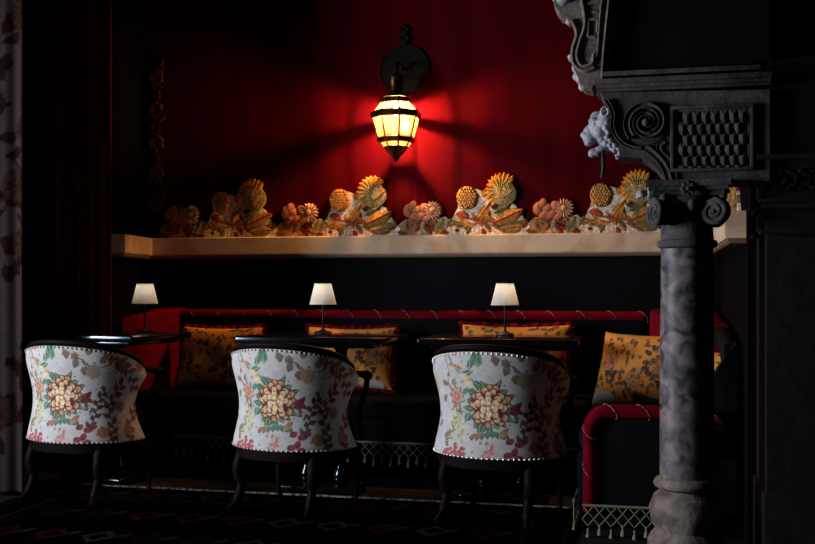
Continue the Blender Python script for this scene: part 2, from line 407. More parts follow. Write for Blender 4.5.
# lion head
lion = bmesh.new()
lp = 1/275.; ly = 3.95
def lb(px, py, rx, rz, w_, dy=0, rot=0, sub=3):
    x, z = Q(px, py, ly); ball(lion, (x, ly+dy*lp, z), (rx*lp, w_*lp, rz*lp), sub, Matrix.Rotation(rot, 4, 'Y'))
for a in [(605, 122, 12, 13, 12), (598, 118, 8, 7, 9, 0, .2), (592.5, 121, 4.2, 3.4, 6.5), (591, 129.5, 9.5, 5.6, 5, 0, -.62), (596, 127, 8, 9, 8), (596, 136, 8, 7, 8), (602, 150, 8, 4.5, 7), (597, 153, 7, 4, 6.5), (584, 135.2, 3.8, 3.4, 4.6), (590, 139, 7.5, 6, 5.5, -2.5), (590, 139, 7.5, 6, 5.5, 2.5), (588.5, 143, 4.5, 3.6, 6.5),
          (600, 133, 8, 9, 9, -2), (600, 133, 8, 9, 9, 2), (602, 139, 6, 6, 9), (594.5, 152.5, 6.5, 4.2, 6), (592.5, 154.5, 4.5, 3.4, 4.5), (603, 149, 6, 5, 7.5), (606, 144, 5, 7, 9),
          (595, 120.5, 4.2, 1.8, 2.5, -7.5, .25), (595, 120.5, 4.2, 1.8, 2.5, 7.5, .25), (594.5, 124.6, 2.2, 1.6, 2, -6.4), (594.5, 124.6, 2.2, 1.6, 2, 6.4)]: lb(*a)
for sg in (-1, 1):
    for k in range(10):
        a = 2*PI*k/10; lb(605.5+3.4*math.cos(a), 113.5+4.6*math.sin(a), 1.7, 1.7, 1.8, sg*10.5, 0, 2)
    for px, py, q in [(607, 124, 2.6), (606, 130, 3.2), (608.5, 134, 3), (607.5, 139, 3.2), (611, 142, 3.2), (610, 147, 2.8), (615, 147, 3.2), (614.5, 152, 2.8), (619, 151, 3), (620, 155.5, 2.8), (624, 156, 2.6), (617, 157, 2.2)]:
        lb(px, py, q, q*.8, q, sg*10, .6, 2)
        lb(px+1, py-1, q, q*.8, q, sg*6, .6, 2)
lb(614, 149, 8, 5, 8, 0, .4)
def rm(bm, vox, name, m, parent, sm=3):
    o = cobj(name, bm, m, parent) if parent is chim else obj(name, bm, m, parent)
    a = o.modifiers.new('fuse', 'REMESH'); a.mode = 'VOXEL'; a.voxel_size = vox; a.use_smooth_shade = True
    b = o.modifiers.new('soft', 'SMOOTH'); b.iterations = sm; b.factor = .5
    return o
lion_o = rm(lion, .0022, 'lion_head', M['lit_stone'], chim, 3); lion_o['label'] = 'pale carved lion head facing left'
# eyes and mane detail
bm = bmesh.new(); p0 = Q(603, 152, 3.90); p1 = Q(602, 178, 3.90)
tube(bm, [(p0[0], 3.94, p0[1]+.012), (p0[0], 3.925, p0[1]), (p0[0]+.002, 3.92, (p0[1]+p1[1])/2), (p1[0], 3.92, p1[1])], [.007, .009, .009, .007], 10)
bmesh.ops.translate(bm, vec=(-chim.location.x, -chim.location.y, 0), verts=bm.verts)
obj('iron_bar', bm, M['iron'], lion_o)
# hood above with a carved console on its front edge
bm = bmesh.new()
ztop = 2.6
prism(bm, [Q(609, 80), Q(618, -10), (Q(632, 0)[0]+.1, ztop), (1.2, ztop), (1.2, Q(0, 80)[1])], FY+.03, FY+.3, .002)
cobj('hood', bm, M['shaded_plaster'], smooth=False)
prof = [Q(607, 80), Q(599, 84), Q(597, 78), Q(592, 89), Q(584, 88), Q(579, 83), Q(578, 74), Q(573, 68), Q(571, 58), Q(574, 46), Q(577, 34), Q(575, 22), Q(569, 16), Q(560, 14), Q(554, 6), Q(553, -8), Q(560, -26), Q(600, -34), Q(617, -20), Q(615, 0)]
bm = bmesh.new(); prism(bm, prof, FY+.0, FY+.14, .004)
cobj('console', bm, M['warm_stone'], smooth=False)
bm = bmesh.new()
def ribbon(pts, r, y=FY-.003): tube(bm, spline([(*Q(a, b)[:1], y, Q(a, b)[1]) for a, b in pts], 6), r, 8)
ribbon([(580, -8), (584, 10), (585, 26), (580, 42), (577, 56), (582, 66), (592, 64), (594, 54)], .008)
ribbon([(572, 20), (577, 34), (573, 50), (574, 64), (584, 71), (594, 68)], .008)
ribbon([(603, -6), (600, 20), (598, 50), (596, 58)], .006)
ribbon([(610, -6), (607, 20), (604, 50), (602, 80)], .006)
for pts in ([(588, 20), (600, 19)], [(588, 37), (596, 37)], [(588, 37), (589, 22)], [(597, 32), (598, 20)], [(590, 47), (598, 47)], [(595, 52), (592, 60)], [(588, 4), (600, 2)], [(592, 12), (598, 12)]):
    tube(bm, [(Q(a, b)[0], FY-.002, Q(a, b)[1]) for a, b in pts], .006, 6)
cobj('console_relief', bm, M['warm_stone'])
rr = random.Random(9)
for grp, lab_ in (([(563, 3, .04), (570, 10, .03), (560, -4, .035), (571, 22, .018), (573, 17, .02)], 'pale carved leaf scroll at the top of the console'),
            ([(580, 80, .024), (586, 84, .026), (582, 73, .022), (590, 83, .020), (576, 67, .020), (573, 58, .016)], 'pale carved leaf at the foot of the console')):
    bm = bmesh.new()
    for px, py, r in grp:
        x, z = Q(px, py, FY+.07)
        for k in range(5): ball(bm, (x+rr.uniform(-.5, .5)*r, FY+.06+rr.uniform(-1.2, 1.2)*r, z+rr.uniform(-.5, .5)*r), (r*.7, r*.85, r*.7))
    ac = rm(bm, .004, 'leafwork', M['lit_stone'], chim, 2); ac['label'] = lab_
# pilaster to the wall, with frieze
bm = bmesh.new(); xl = .385
box(bm, xl, 1.25, FY+.02, 4.3, 0, Q(0, 178)[1], .004)
box(bm, xl-.012, 1.25, FY-.005, 4.32, .0, .30, .006)
cobj('pilaster', bm, M['shaded_stone'])
bm = bmesh.new(); box(bm, xl+.01, 1.25, FY+.03, 4.3, Q(0, 178)[1], 3.1, .004); cobj('chimney_breast', bm, M['shaded_plaster'])
bm = bmesh.new()
za, zb = Q(0, 180)[1], Q(0, 214)[1]
box(bm, xl-.035, 1.25, FY-.02, 4.33, za, za+.018, .004); box(bm, xl-.03, 1.25, FY-.015, 4.33, zb-.008, zb+.006, .004); box(bm, xl-.018, 1.25, FY-.005, 4.32, zb-.03, zb-.010, .004)
box(bm, xl-.022, 1.25, FY-.01, 4.32, Q(0, 240)[1]-.01, Q(0, 240)[1]+.004, .003)
cobj('pilaster_moulding', bm, M['shaded_stone'])
bm = bmesh.new(); rr = random.Random(3)
for k in range(34):
    x = xl+.02+k*.0135; z = (za+zb)/2+.03*math.sin(k*1.1)
    ball(bm, (x, FY+.016, z), (.013, .010, .016), 1, Matrix.Rotation(k*1.1, 4, 'Y')); ball(bm, (x, FY+.016, (za+zb)/2-.03*math.sin(k*1.1)), (.016, .008, .009), 1)
cobj('frieze', bm, M['shaded_stone'])

# ------------------------------------------------------------------ marble column under the bracket
cp = P(687, 300, 3.96); CX, CY = cp.x, cp.y
colm = empty('marble_column', (CX, CY, 0))
tag(colm, 'veined dark marble column with a scrolled capital under the carved bracket', 'column')
def Z(py): return CH+(HOR-py)/F*(CX*-SA+CY*CA)
bm = bmesh.new(); R = .097
lathe(bm, [(R*1.0, Z(484)), (R, Z(420)), (R*.985, Z(330)), (R*.95, Z(252)), (R*.94, Z(247))], 48); obj('shaft', bm, M['marble'], colm)
bm = bmesh.new()
lathe(bm, [(R*.94, Z(249)), (R*1.08, Z(247)), (R*1.12, Z(244)), (R*1.08, Z(241)), (R*.98, Z(240)), (R*.95, Z(232)), (R*.95, Z(214)), (R*1.1, Z(205)), (R*1.3, Z(200)), (R*1.2, Z(198))], 48)
cap = obj('capital', bm, M['stone'], colm)
def capbox(z0, z1, w, concave): 
    bm2 = bmesh.new(); pts = []
    for q in range(4):
        for k in range(9):
            t = -1+2*k/8; a = q*PI/2
            x, y = w*(1-concave*(1-t*t)), w*t*.98
            pts.append((x*math.cos(a)-y*math.sin(a), x*math.sin(a)+y*math.cos(a)))
    a = [bm2.verts.new((x, y, z0)) for x, y in pts]; b = [bm2.verts.new((x, y, z1)) for x, y in pts]; n = len(pts)
    bm2.faces.new(a[::-1]); bm2.faces.new(b)
    for i in range(n): bm2.faces.new((a[i], a[(i+1) % n], b[(i+1) % n], b[i]))
    return bm2
for k, (y0, y1, wd) in enumerate([(198, 193, .125), (193, 189, .138), (189, 183, .147)]):
    o = obj('abacus', capbox(Z(y0), Z(y1)+.0004, wd, .09), M['stone'], cap, rot=(0, 0, 0))
# volutes at the four corners
for q in range(4):
    a = PI/4+q*PI/2
    bm = bmesh.new()
    for s_ in (-1, 1):
        sp = spiral(0, 0, .045, 2.0, PI/2, 0, 60, -1, .12)
        tube(bm, [(x, s_*.022, z) for x, y, z in sp], [.0085-.004*i/60 for i in range(61)], 8)
        ball(bm, (0, s_*.022, 0), (.008, .008, .008))
    discy(bm, 0, 0, .046, -.022, .022, 32)
    tube(bm, spline([(-.075, 0, .045), (-.045, 0, .046), (-.01, 0, .044), (.02, 0, .032)], 6), .012, 8)
    ball(bm, (.028, 0, .052), (.014, .018, .014))
    # each corner volute faces out along the diagonal
    o = obj('volute', bm, M['stone'], cap, loc=(.128*math.cos(a)*1.05, .128*math.sin(a)*1.05, Z(214)), rot=(0, 0, [a, a, math.radians(-62), math.radians(-22)][q]))
bm = bmesh.new()
for k in range(12):
    a = 2*PI*k/12+.13; ball(bm, (R*1.12*math.cos(a), R*1.12*math.sin(a), Z(207)), (.016, .016, .024))
obj('egg_moulding', bm, M['stone'], cap)
for q in range(4):
    bm = bmesh.new(); 
    for k in range(8): a = 2*PI*k/8; ball(bm, (.019*math.cos(a), 0, .019*math.sin(a)), (.011, .008, .011), 1)
    ball(bm, (0, -.006, 0), (.009, .012, .009)); a = q*PI/2
    r = obj('rosette', bm, M['lit_stone'] if q == 3 else M['stone'], cap, loc=(.134*math.sin(a), -.134*math.cos(a), Z(192)), rot=(0, 0, a))  # left-facing rosette takes the lighter stone as if daylit
bm = bmesh.new(); rr = random.Random(2)
for k in range(9): ball(bm, (-.150-rr.uniform(0, .02), -.09+rr.uniform(-.03, .03), Z(193)+rr.uniform(-.018, .008)), (.016, .011, .008), 1)
tubepts = None
o = rm(bm, .003, 'corner_leaf', M['lit_stone'], cap, 1); o['label'] = 'small pale carved leaf on the corner of the capital'
bm = bmesh.new()
lathe(bm, [(R*1.45, 0.0), (R*1.45, .10), (R*1.35, .12), (R*1.1, .15), (R*.98, .165), (R*1.12, Z(532)), (R*1.34, Z(518)), (R*1.37, Z(508)), (R*1.26, Z(496)), (R*1.02, Z(491)), (R*.98, Z(489)), (R*1.2, Z(486)), (R*1.24, Z(483)), (R*1.18, Z(479)), (R*1.0, Z(476))], 72,
      twist=lambda a, z: (.022*math.sin(9*(a+z*9)) if .17 < z < Z(492) else 0))
obj('column_base', bm, M['warm_stone'], colm)

# ================================================================== banquette (U shaped)
SY = 5.32; SEAT = .44; BT = .885
sofa = empty('banquette', (-1.2, 5.6, 0))
tag(sofa, 'long black banquette with a red top roll along the back wall', 'sofa')
sofa2 = empty('banquette', (0, 5.0, 0))
tag(sofa2, 'short red-trimmed banquette end on the right with fringed arm behind the marble column', 'sofa')
def sobj(name, bm, m, par=None, **k):
    par = par or sofa; l = par.location
    bmesh.ops.translate(bm, vec=(-l.x, -l.y, 0), verts=bm.verts); return obj(name, bm, m, par, **k)
SLX, SRX = -2.98, RX-.03
def wing(bm, pts, z1s):
    lo_ = [bm.verts.new((x, y, SEAT-.02)) for x, y in pts]; hi = [bm.verts.new((x, y, z)) for (x, y), z in zip(pts, z1s)]; n = len(pts)
    bm.faces.new(lo_); bm.faces.new(hi[::-1])
    for i in range(n): bm.faces.new((lo_[i], lo_[(i+1) % n], hi[(i+1) % n], hi[i]))
    bmesh.ops.bevel(bm, geom=[e for e in bm.edges if e.verts[0].co.z > .6 and e.verts[1].co.z > .6], offset=.03, segments=4, profile=.5, affect='EDGES')
bm = bmesh.new(); box(bm, -2.95, -.32, SY+.02, 5.93, .10, .33, .01); sobj('base', bm, M['black_cloth'])
bm = bmesh.new(); box(bm, -.31, SRX, 4.42, 5.79, .10, .33, .01); sobj('base', bm, M['black_cloth'], sofa2)
bm = bmesh.new(); box(bm, -2.95, -.32, SY, 5.86, .33, SEAT, .035); sobj('seat', bm, M['black_cloth'])
bm = bmesh.new(); box(bm, -.31, SRX, 4.47, 5.79, .33, SEAT, .035); sobj('seat', bm, M['black_cloth'], sofa2)
bm = bmesh.new(); box(bm, -2.76, -.05, 5.80, 5.94, SEAT-.02, BT-.03, .02); sobj('backrest', bm, M['black_cloth'])
bm = bmesh.new(); wing(bm, [(-2.76, 5.62), (-2.76, 5.93), (-2.98, 5.93), (-2.96, 5.43), (-2.92, 5.40)], [.90, .90, .90, .85, .85]); sobj('side_backrest', bm, M['velvet'])
bm = bmesh.new(); wing(bm, [(-.02, 5.55), (-.02, 5.93), (SRX, 5.93), (SRX, 5.0), (.12, 5.0)], [.905, .905, .905, .86, .86]); sobj('side_backrest', bm, M['velvet'], sofa2)
bm = bmesh.new(); wing(bm, [(.26, 4.99), (SRX, 4.99), (SRX, 4.48), (.28, 4.48)], [.85, .85, .80, .80]); sobj('side_backrest', bm, M['black_cloth'], sofa2)
# roll along the top with its spiral cord
bm = bmesh.new(); RR = .030; zr = BT-RR+.008; yr = 5.83
tube(bm, [(-2.75+i*.1, yr, zr) for i in range(28)], RR, 16); sobj('top_roll', bm, M['velvet'])
def cordring(bm, c, axis, r, slant=.03, n=20, th=.0022):
    """one turn of cord crossing a roll"""
    axis = Vector(axis).normalized(); up = Vector((0, 0, 1)) if abs(axis.z) < .9 else Vector((1, 0, 0)); u = axis.cross(up).normalized(); v = axis.cross(u)
    pts = [Vector(c)+r*(math.cos(2*PI*k/n)*u+math.sin(2*PI*k/n)*v)+axis*slant*math.sin(2*PI*k/n+.9) for k in range(n)]
    tube(bm, pts, th, 6, closed=True)
for i in range(17): bm = bmesh.new(); cordring(bm, (-2.70+i*.165, yr, zr), (1, 0, 0), RR+.001); sobj('cord_loop', bm, M['cord'])
# arm end at the front of the right return
AY = 4.39; ax0 = P(583, 0, AY).x; zt = CH-(403-HOR)/F*4.36; zbm = CH-(500-HOR)/F*4.36
bm = bmesh.new(); r = .03
ap = [(ax0+r, AY, zbm-.04), (ax0+r, AY, .30), (ax0+r*.95, AY, zt-.12), (ax0+r+.01, AY, zt-.07), (ax0+r+.045, AY, zt-r-.005), (ax0+.13, AY, zt-r), (ax0+.3, AY, zt-r), (.16, AY, zt-r)]
asp = spline(ap, 8); tube(bm, asp, r, 16); sobj('arm_roll', bm, M['velvet'], sofa2)
bm = bmesh.new(); box(bm, ax0+.03, .18, AY-.005, AY+.09, .1, zt-.03, .01); sobj('arm_panel', bm, M['black_cloth'], sofa2)
bm = bmesh.new()
for (x, z, axs) in [(ax0+.11, zt-r, (1, 0, 0)), (ax0+.24, zt-r, (1, 0, 0)), (ax0+r, .43, (0, 0, 1)), (ax0+r, .27, (0, 0, 1))]:
    bm = bmesh.new(); cordring(bm, (x, AY, z), axs, r+.001, .03); sobj('cord_loop', bm, M['cord'], sofa2)
bm = bmesh.new(); prism(bm, [Q(711, 412, 4.46), Q(711, 380, 4.46), Q(718, 368, 4.46), Q(730, 350, 4.46), Q(736, 342, 4.46), (SRX, Q(0, 340, 4.46)[1]), (SRX, Q(0, 412, 4.46)[1])], 4.46, 4.52, .006); sobj('black_shape', bm, M['black_cloth'], sofa2)  # added black shape of unknown identity, hides the cushion's lower edge
# fringes
def fringe(name, x0, x1, y, ztop, drop, axis='x', par=None):
    par = par or sofa
    bm = bmesh.new(); n = int((x1-x0)/.046); st = (x1-x0)/n
    mk = (lambda t, z: (t, y, z)) if axis == 'x' else (lambda t, z: (y, t, z))
    tube(bm, [mk(x0, ztop), mk(x1, ztop)], .006, 6)
    rows = 3
    for i in range(n):
        for k in range(rows):
            a, b = x0+i*st, x0+(i+1)*st; z0_ = ztop-drop*.55*k/rows; z1_ = ztop-drop*.55*(k+1)/rows; m_ = (a+b)/2
            if k % 2 == 0: tube(bm, [mk(a, z0_), mk(m_, z1_)], .003, 4); tube(bm, [mk(b, z0_), mk(m_, z1_)], .0022, 4)
            else: tube(bm, [mk(m_, z0_), mk(a, z1_)], .0022, 4); tube(bm, [mk(m_, z0_), mk(b, z1_)], .0022, 4)
    fr = sobj(name, bm, M['fringe'], par)
    tb = bmesh.new(); lathe(tb, [(.002, .0), (.006, -.004), (.0055, -.010), (.004, -.014), (.009, -.030), (.010, -.044), (.004, -.047)], 10)
    first = None
    for i in range(n):
        p = Vector(mk(x0+(i+.5)*st, ztop-drop*(.5 if i % 2 else .62)))-par.location
        if first is None: first = obj('tassel', tb, M['fringe'], fr); first.location = p; me = first.data
        else: t = first.copy(); COL.objects.link(t); t.parent = fr; t.location = p
fringe('fringe', -2.58, -.33, SY+.008, .21, .13)
fringe('arm_fringe', ax0+.0, SRX-.2, AY-.035, zbm-.01, .15, 'x', sofa2)
fringe('side_fringe', 4.42, 5.30, -.325, zbm-.01, .15, 'y', sofa2)

# ================================================================== cushions
def cushion_canvas(seed, base=(212, 138, 58)):
    cv = Canvas(-.30, .30, -.20, .20, .004, base); rr = random.Random(seed)
    for k in range(3):
        x, y = (-.17+.17*k+rr.uniform(-.02, .02), rr.uniform(-.08, .08))
        cv.line([(x-.12, y-.1), (x-.04, y), (x+.05, y+.02), (x+.12, y+.12)], .004, (84, 54, 30))
        for q in range(9): cv.leaf(x+rr.uniform(-.08, .08), y+rr.uniform(-.09, .09), .06, .014, rr.uniform(0, 6.3), (96, 62, 34), (52, 40, 26))
        cv.peony(x, y, .055, (90, 34, 24), (150, 84, 48), (206, 150, 96), seed=seed+k)
    for q in range(46): cv.ell(rr.uniform(-.28, .28), rr.uniform(-.18, .18), .013, .010, (92, 50, 32), (150, 76, 40), rr.uniform(0, 3))
    for q in range(40): cv.leaf(rr.uniform(-.28, .28), rr.uniform(-.18, .18), .045, .010, rr.uniform(0, 6.3), (70, 66, 40), (120, 100, 60))
    cv.ell(-.2, -.17, .09, .035, (190, 184, 178)); cv.ell(.16, -.17, .08, .03, (190, 184, 178))
    cv.jitter(.06); return cv
CUSH = [cushion_canvas(11), cushion_canvas(12)]
def cushion(name, wd, ht, cv, T=.07, ruffle=True):
    root = empty(name); nu, nv = 111, 75
    u = np.linspace(-1, 1, nu); v = np.linspace(-1, 1, nv); U, V = np.meshgrid(u, v)
    pin = 1-.07*(1-np.abs(U)**2)*np.abs(V)**2; X = U*wd/2*(1-.08*(1-V**2)*U**2); Zz = V*ht/2*(1-.09*(1-U**2)*V**2)
    th = T*np.sqrt(np.clip((1-np.abs(U)**3.2)*(1-np.abs(V)**3.2), 0, 1))*(1+.05*np.sin(5*U+3*V))
    rgb = cv.sample((U*.29).ravel(), (V*.19).ravel())
    A = np.stack([X, -th, Zz], -1).reshape(-1, 3); B = np.stack([X, th, Zz], -1).reshape(-1, 3)
    idx = np.arange(nu*nv).reshape(nv, nu); f = np.stack([idx[:-1, :-1], idx[:-1, 1:], idx[1:, 1:], idx[1:, :-1]], -1).reshape(-1, 4)
    me = bpy.data.meshes.new('cover'); me.from_pydata(np.concatenate([A, B]).tolist(), [], f.tolist()+(f[:, ::-1]+nu*nv).tolist())
    for p in me.polygons: p.use_smooth = True
    setcol(me, np.concatenate([rgb, rgb])); link('cover', me, M['fabric'], root)
    if ruffle:
        bm = bmesh.new(); n = 300; pts = []
        per = []
        for k in range(n):
            t = 4*k/n; s_ = int(t); q = (t-s_)*2-1
            a, b = [(q, -1), (1, q), (-q, 1), (-1, -q)][s_]
            x = a*wd/2*(1-.08*(1-b*b)*a*a); z = b*ht/2*(1-.09*(1-a*a)*b*b)
            nrm = Vector((a**5, 0, b**5)).normalized() if True else None
            per.append((Vector((x, 0, z)), nrm, k))
        ra, rb = [], []
        for p, nrm, k in per:
            w_ = .010*math.sin(k*.9); ra.append(bm.verts.new(p-nrm*.004+Vector((0, -.006, 0)))); rb.append(bm.verts.new(p+nrm*(.020+.004*math.sin(k*.37))+Vector((0, w_, 0))))
        rc = [bm.verts.new(v.co+Vector((0, .004, 0))) for v in rb]; rd = [bm.verts.new(v.co+Vector((0, .014, 0))) for v in ra]
        for L1, L2 in ((ra, rb), (rb, rc), (rc, rd), (rd, ra)):
            for k in range(n): bm.faces.new((L1[k], L1[(k+1) % n], L2[(k+1) % n], L2[k]))
        obj('ruffle', bm, M['velvet'], root, sharp=80)
    return root
def place_cushion(root, px, y, zc_, tilt, rz, label):
    p = P(px, 0, y); root.rotation_mode = 'XYZ'; root.location = (p.x, y, zc_); root.rotation_euler = (tilt, 0, rz)
    tag(root, label, 'cushion', 'floral cushions on the banquette')
c1 = cushion('cushion', .50, .36, CUSH[0]); place_cushion(c1, 220, 5.62, SEAT+.185, math.radians(-16), .0, 'gold floral cushion on the banquette behind the gap between the left and middle tables')
c2 = cushion('cushion', .52, .36, CUSH[1]); place_cushion(c2, 350, 5.62, SEAT+.19, math.radians(-16), 0, 'gold floral cushion on the banquette behind the middle table lamp')
c3 = cushion('cushion', .60, .38, CUSH[0]); place_cushion(c3, 515, 5.62, SEAT+.20, math.radians(-14), 0, 'gold floral cushion with red ruffle behind the right table lamp')
c4 = cushion('cushion', .46, .36, CUSH[1], ruffle=False); place_cushion(c4, 641, 4.98, SEAT+.20, math.radians(-20), math.radians(-30), 'large gold floral cushion leaning beside the left edge of the marble column')
c5 = cushion('cushion', .38, .30, CUSH[0], .06); place_cushion(c5, 708, 4.68, SEAT+.17, math.radians(-18), math.radians(-40), 'gold and white floral cushion peeking out right of the marble column')

# ================================================================== chairs
def chair_canvas():
    cv = Canvas(-.56, .56, -.02, .50, .003, (194, 186, 182)); L = cv
    k = 1/227.
    rr0 = random.Random(77)
    def o(px, py): return ((px-278)*k*1.04, (452-py)*k)
    # big stems
    cv.line([o(236, 352), o(248, 368), o(262, 376), o(268, 384), o(262, 398), o(256, 410)], .006, (112, 146, 118))
    cv.line([o(282, 352), o(300, 362), o(312, 372), o(330, 368)], .004, (112, 84, 66))
    cv.line([o(300, 362), o(306, 372), o(312, 380)], .004, (112, 84, 66))
    for a, b, an, Ln, W in [(262, 356, 4.5, .05, .014), (250, 372, .3, .07, .014), (262, 378, -.4, .06, .016), (244, 378, 3.5, .04, .012), (268, 362, 1.2, .05, .016)]:
        cv.leaf(*o(a, b), Ln, W, an, (104, 142, 112), (70, 104, 82), (170, 182, 140))
    cv.leaf(*o(250, 370), .06, .012, -.5, (232, 208, 140), (206, 170, 100)); cv.leaf(*o(252, 382), .05, .010, .4, (232, 208, 140))
    for x, y, c in [(240, 362, (176, 60, 66)), (236, 372, (176, 70, 70)), (246, 352, (190, 90, 80)), (234, 384, (170, 60, 66))]:
        cv.ell(*o(x, y), .012, .008, c, (222, 170, 130))
    cv.line([o(230, 352), o(236, 366), o(232, 380), o(236, 392)], .003, (170, 60, 66))
    for px_, py_, an, ln, wd_, ca, cb in [(262, 362, 1.0, .075, .017, (96, 138, 108), (60, 98, 76)), (270, 360, 1.5, .06, .014, (112, 150, 118), (72, 108, 84)), (252, 366, 2.6, .06, .012, (190, 80, 80), (222, 180, 140)), (266, 386, 5.2, .07, .012, (104, 146, 124), (80, 120, 100)), (260, 392, 4.2, .05, .010, (104, 146, 124), (80, 120, 100)), (262, 410, 3.6, .045, .012, (96, 138, 108), (60, 98, 76)), (254, 408, 4.4, .05, .010, (96, 138, 108), (140, 160, 120))]:
        cv.leaf(*o(px_, py_), ln, wd_, an, ca, cb, (52, 88, 70), curl=.2)
    for q in range(40): cv.ell(*o(rr0.uniform(230, 270), rr0.uniform(352, 452)), rr0.uniform(.003, .006), rr0.uniform(.003, .005), rr0.choice([(176, 70, 76), (110, 146, 116), (214, 186, 120), (150, 130, 120)]))
    for q in range(50): cv.ell(*o(rr0.uniform(292, 352), rr0.uniform(352, 452)), rr0.uniform(.003, .007), rr0.uniform(.003, .005), rr0.choice([(128, 40, 48), (120, 96, 78), (96, 110, 84), (160, 100, 60)]))
    # small red rosette on the left
    for q in range(9):
        a = q*.7; cv.leaf(*o(242, 393), .050, .016, a, (104, 142, 112), (84, 118, 94), curl=.3)
    for q in range(8):
        a = q*.8+.3; cv.leaf(*o(242, 393), .042, .013, a, (176, 44, 54), (224, 176, 138))
    cv.ell(*o(242, 393), .010, .009, (220, 190, 120), (180, 80, 60))
    cv.leaf(*o(244, 402), .05, .012, -1.2, (96, 134, 104), (70, 104, 82)); cv.leaf(*o(240, 398), .05, .010, 4.2, (176, 60, 60), (150, 150, 110)); cv.leaf(*o(250, 390), .04, .012, .6, (96, 134, 104))
    # green collar and the big peony
    rr = random.Random(4)
    for q in range(26):
        a = q*2*PI/26; cv.leaf((.0+.066*math.cos(a)), (.222+.066*math.sin(a)), .042+.014*(q % 3), .013, a+rr.uniform(-.7, .7), (92, 128, 100), (58, 88, 70), (150, 160, 120))
    for q in range(8): cv.leaf(*o(264+q*4, 424+abs(q-4)), .036, .012, 4.2+q*.2, (92, 138, 112), (64, 100, 84))
    cv.leaf(*o(258, 432), .08, .010, .25, (150, 90, 80), (176, 110, 84)); cv.leaf(*o(288, 430), .06, .013, .7, (190, 150, 90), (150, 60, 60))
    cy = .225
    for ring, (rad, n, L1, dk, md, lt) in enumerate([(.074, 12, .027, (96, 18, 34), (150, 40, 52), (226, 176, 112)), (.060, 11, .026, (110, 22, 40), (186, 90, 64), (236, 204, 136)), (.043, 8, .025, (104, 24, 44), (206, 130, 84), (240, 216, 150)), (.026, 6, .022, (150, 70, 64), (222, 170, 110), (244, 226, 170)), (.008, 3, .016, (176, 100, 70), (236, 200, 140), (246, 232, 184))]):
        for q in range(n):
            a = 2*PI*(q+.5*(ring % 2))/n+rr.uniform(-.2, .2); rd = rad*rr.uniform(.9, 1.06); x, y = rd*math.cos(a), cy+rd*math.sin(a); L2 = L1*rr.uniform(.8, 1.15)
            cv.ell(x, y, L2*.9, L2*.78, dk, dk, a+rr.uniform(-.4, .4)); cv.ell(x+.22*L2*math.cos(a), y+.22*L2*math.sin(a), L2*(.54 if ring < 3 else .62), L2*(.5 if ring < 3 else .6), md, lt, a+rr.uniform(-.5, .5))
            if ring < 3: cv.ell(x-.25*L2*math.cos(a), y-.25*L2*math.sin(a), L2*.22, L2*.18, dk)
    # maroon leaf to the right
    cv.leaf(*o(298, 408), .075, .022, .45, (132, 34, 44), (120, 28, 40), (90, 24, 34), curl=.25); cv.leaf(*o(304, 404), .05, .012, -.5, (120, 32, 44))
    for q in range(6): cv.leaf(*o(302+q*2, 412+q), .03, .006, q*1.1, (84, 90, 70))
    # upper right brown buds
    for x, y, a in [(284, 352, 4.9), (296, 362, 4.4), (302, 370, 4.9), (306, 358, 1.2), (290, 356, 5.6), (318, 366, 0.6)]:
        cv.leaf(*o(x, y), .045, .017, a, (136, 112, 92), (104, 88, 66))
    cv.peony(*o(312, 376), .034, (112, 84, 70), (150, 120, 96), (186, 160, 130), seed=9)
    # right: dark trailing leaves then orange sprigs
    def sprig(pts, cs, ln, wd_, n):
        q_ = spline([(*o(a, b), 0) for a, b in pts], 8); cv.line([(p.x, p.y) for p in q_[::3]], .0028, (104, 70, 56))
        for k in range(n):
            p = q_[int(k*(len(q_)-2)/n)+1]; p2 = q_[min(int(k*(len(q_)-2)/n)+2, len(q_)-1)]; an = math.atan2(p2.y-p.y, p2.x-p.x)
            cv.leaf(p.x, p.y, ln*rr.uniform(.7, 1.2), wd_, an+(.8 if k % 2 else -.8), cs[k % len(cs)], cs[(k+1) % len(cs)], (70, 44, 36), curl=rr.uniform(-.2, .2))
    sprig([(306, 438), (314, 424), (318, 408), (326, 396)], [(96, 76, 62), (76, 52, 48), (120, 84, 66)], .040, .012, 12)
    sprig([(328, 450), (334, 434), (330, 416), (338, 400), (346, 388)], [(150, 96, 58), (110, 62, 48), (136, 50, 46)], .046, .014, 14)
    sprig([(324, 352), (334, 364), (344, 370), (356, 384), (366, 400)], [(176, 112, 60), (140, 84, 50), (120, 54, 44)], .048, .015, 14)
    sprig([(352, 452), (358, 430), (372, 414), (390, 400)], [(168, 104, 54), (120, 60, 44)], .048, .015, 12)
    sprig([(228, 440), (236, 428), (240, 414), (246, 404)], [(190, 176, 120), (128, 144, 106), (206, 190, 130)], .034, .008, 12)
    for x, y in [(344, 414), (352, 438), (366, 372), (322, 440)]: cv.peony(*o(x, y), .028, (96, 34, 38), (150, 84, 58), (196, 140, 90), seed=int(x))
    # lower right maroon blossoms
    for x, y in [(298, 434), (306, 437), (302, 444), (312, 434), (296, 447), (306, 450)]: cv.ell(*o(x, y), .019, .014, (118, 28, 42), (160, 66, 66), rr.uniform(0, 3))
    # bottom centre and left sprigs
    for q in range(12): cv.ell(*o(277+rr.uniform(-7, 7), 442+rr.uniform(-8, 8)), .009, .007, (182, 84, 90), (220, 150, 130))
    cv.line([o(277, 452), o(276, 436)], .003, (110, 120, 84))
    for q in range(26): cv.ell(*o(240+rr.uniform(-12, 14), 447+rr.uniform(-8, 4)), .011, .008, (150, 40, 60), (200, 100, 100))
    for q in range(9): cv.leaf(*o(246+rr.uniform(-7, 5), 424+rr.uniform(-10, 14)), .035, .007, rr.uniform(.6, 2.6), (206, 190, 120), (130, 144, 100))
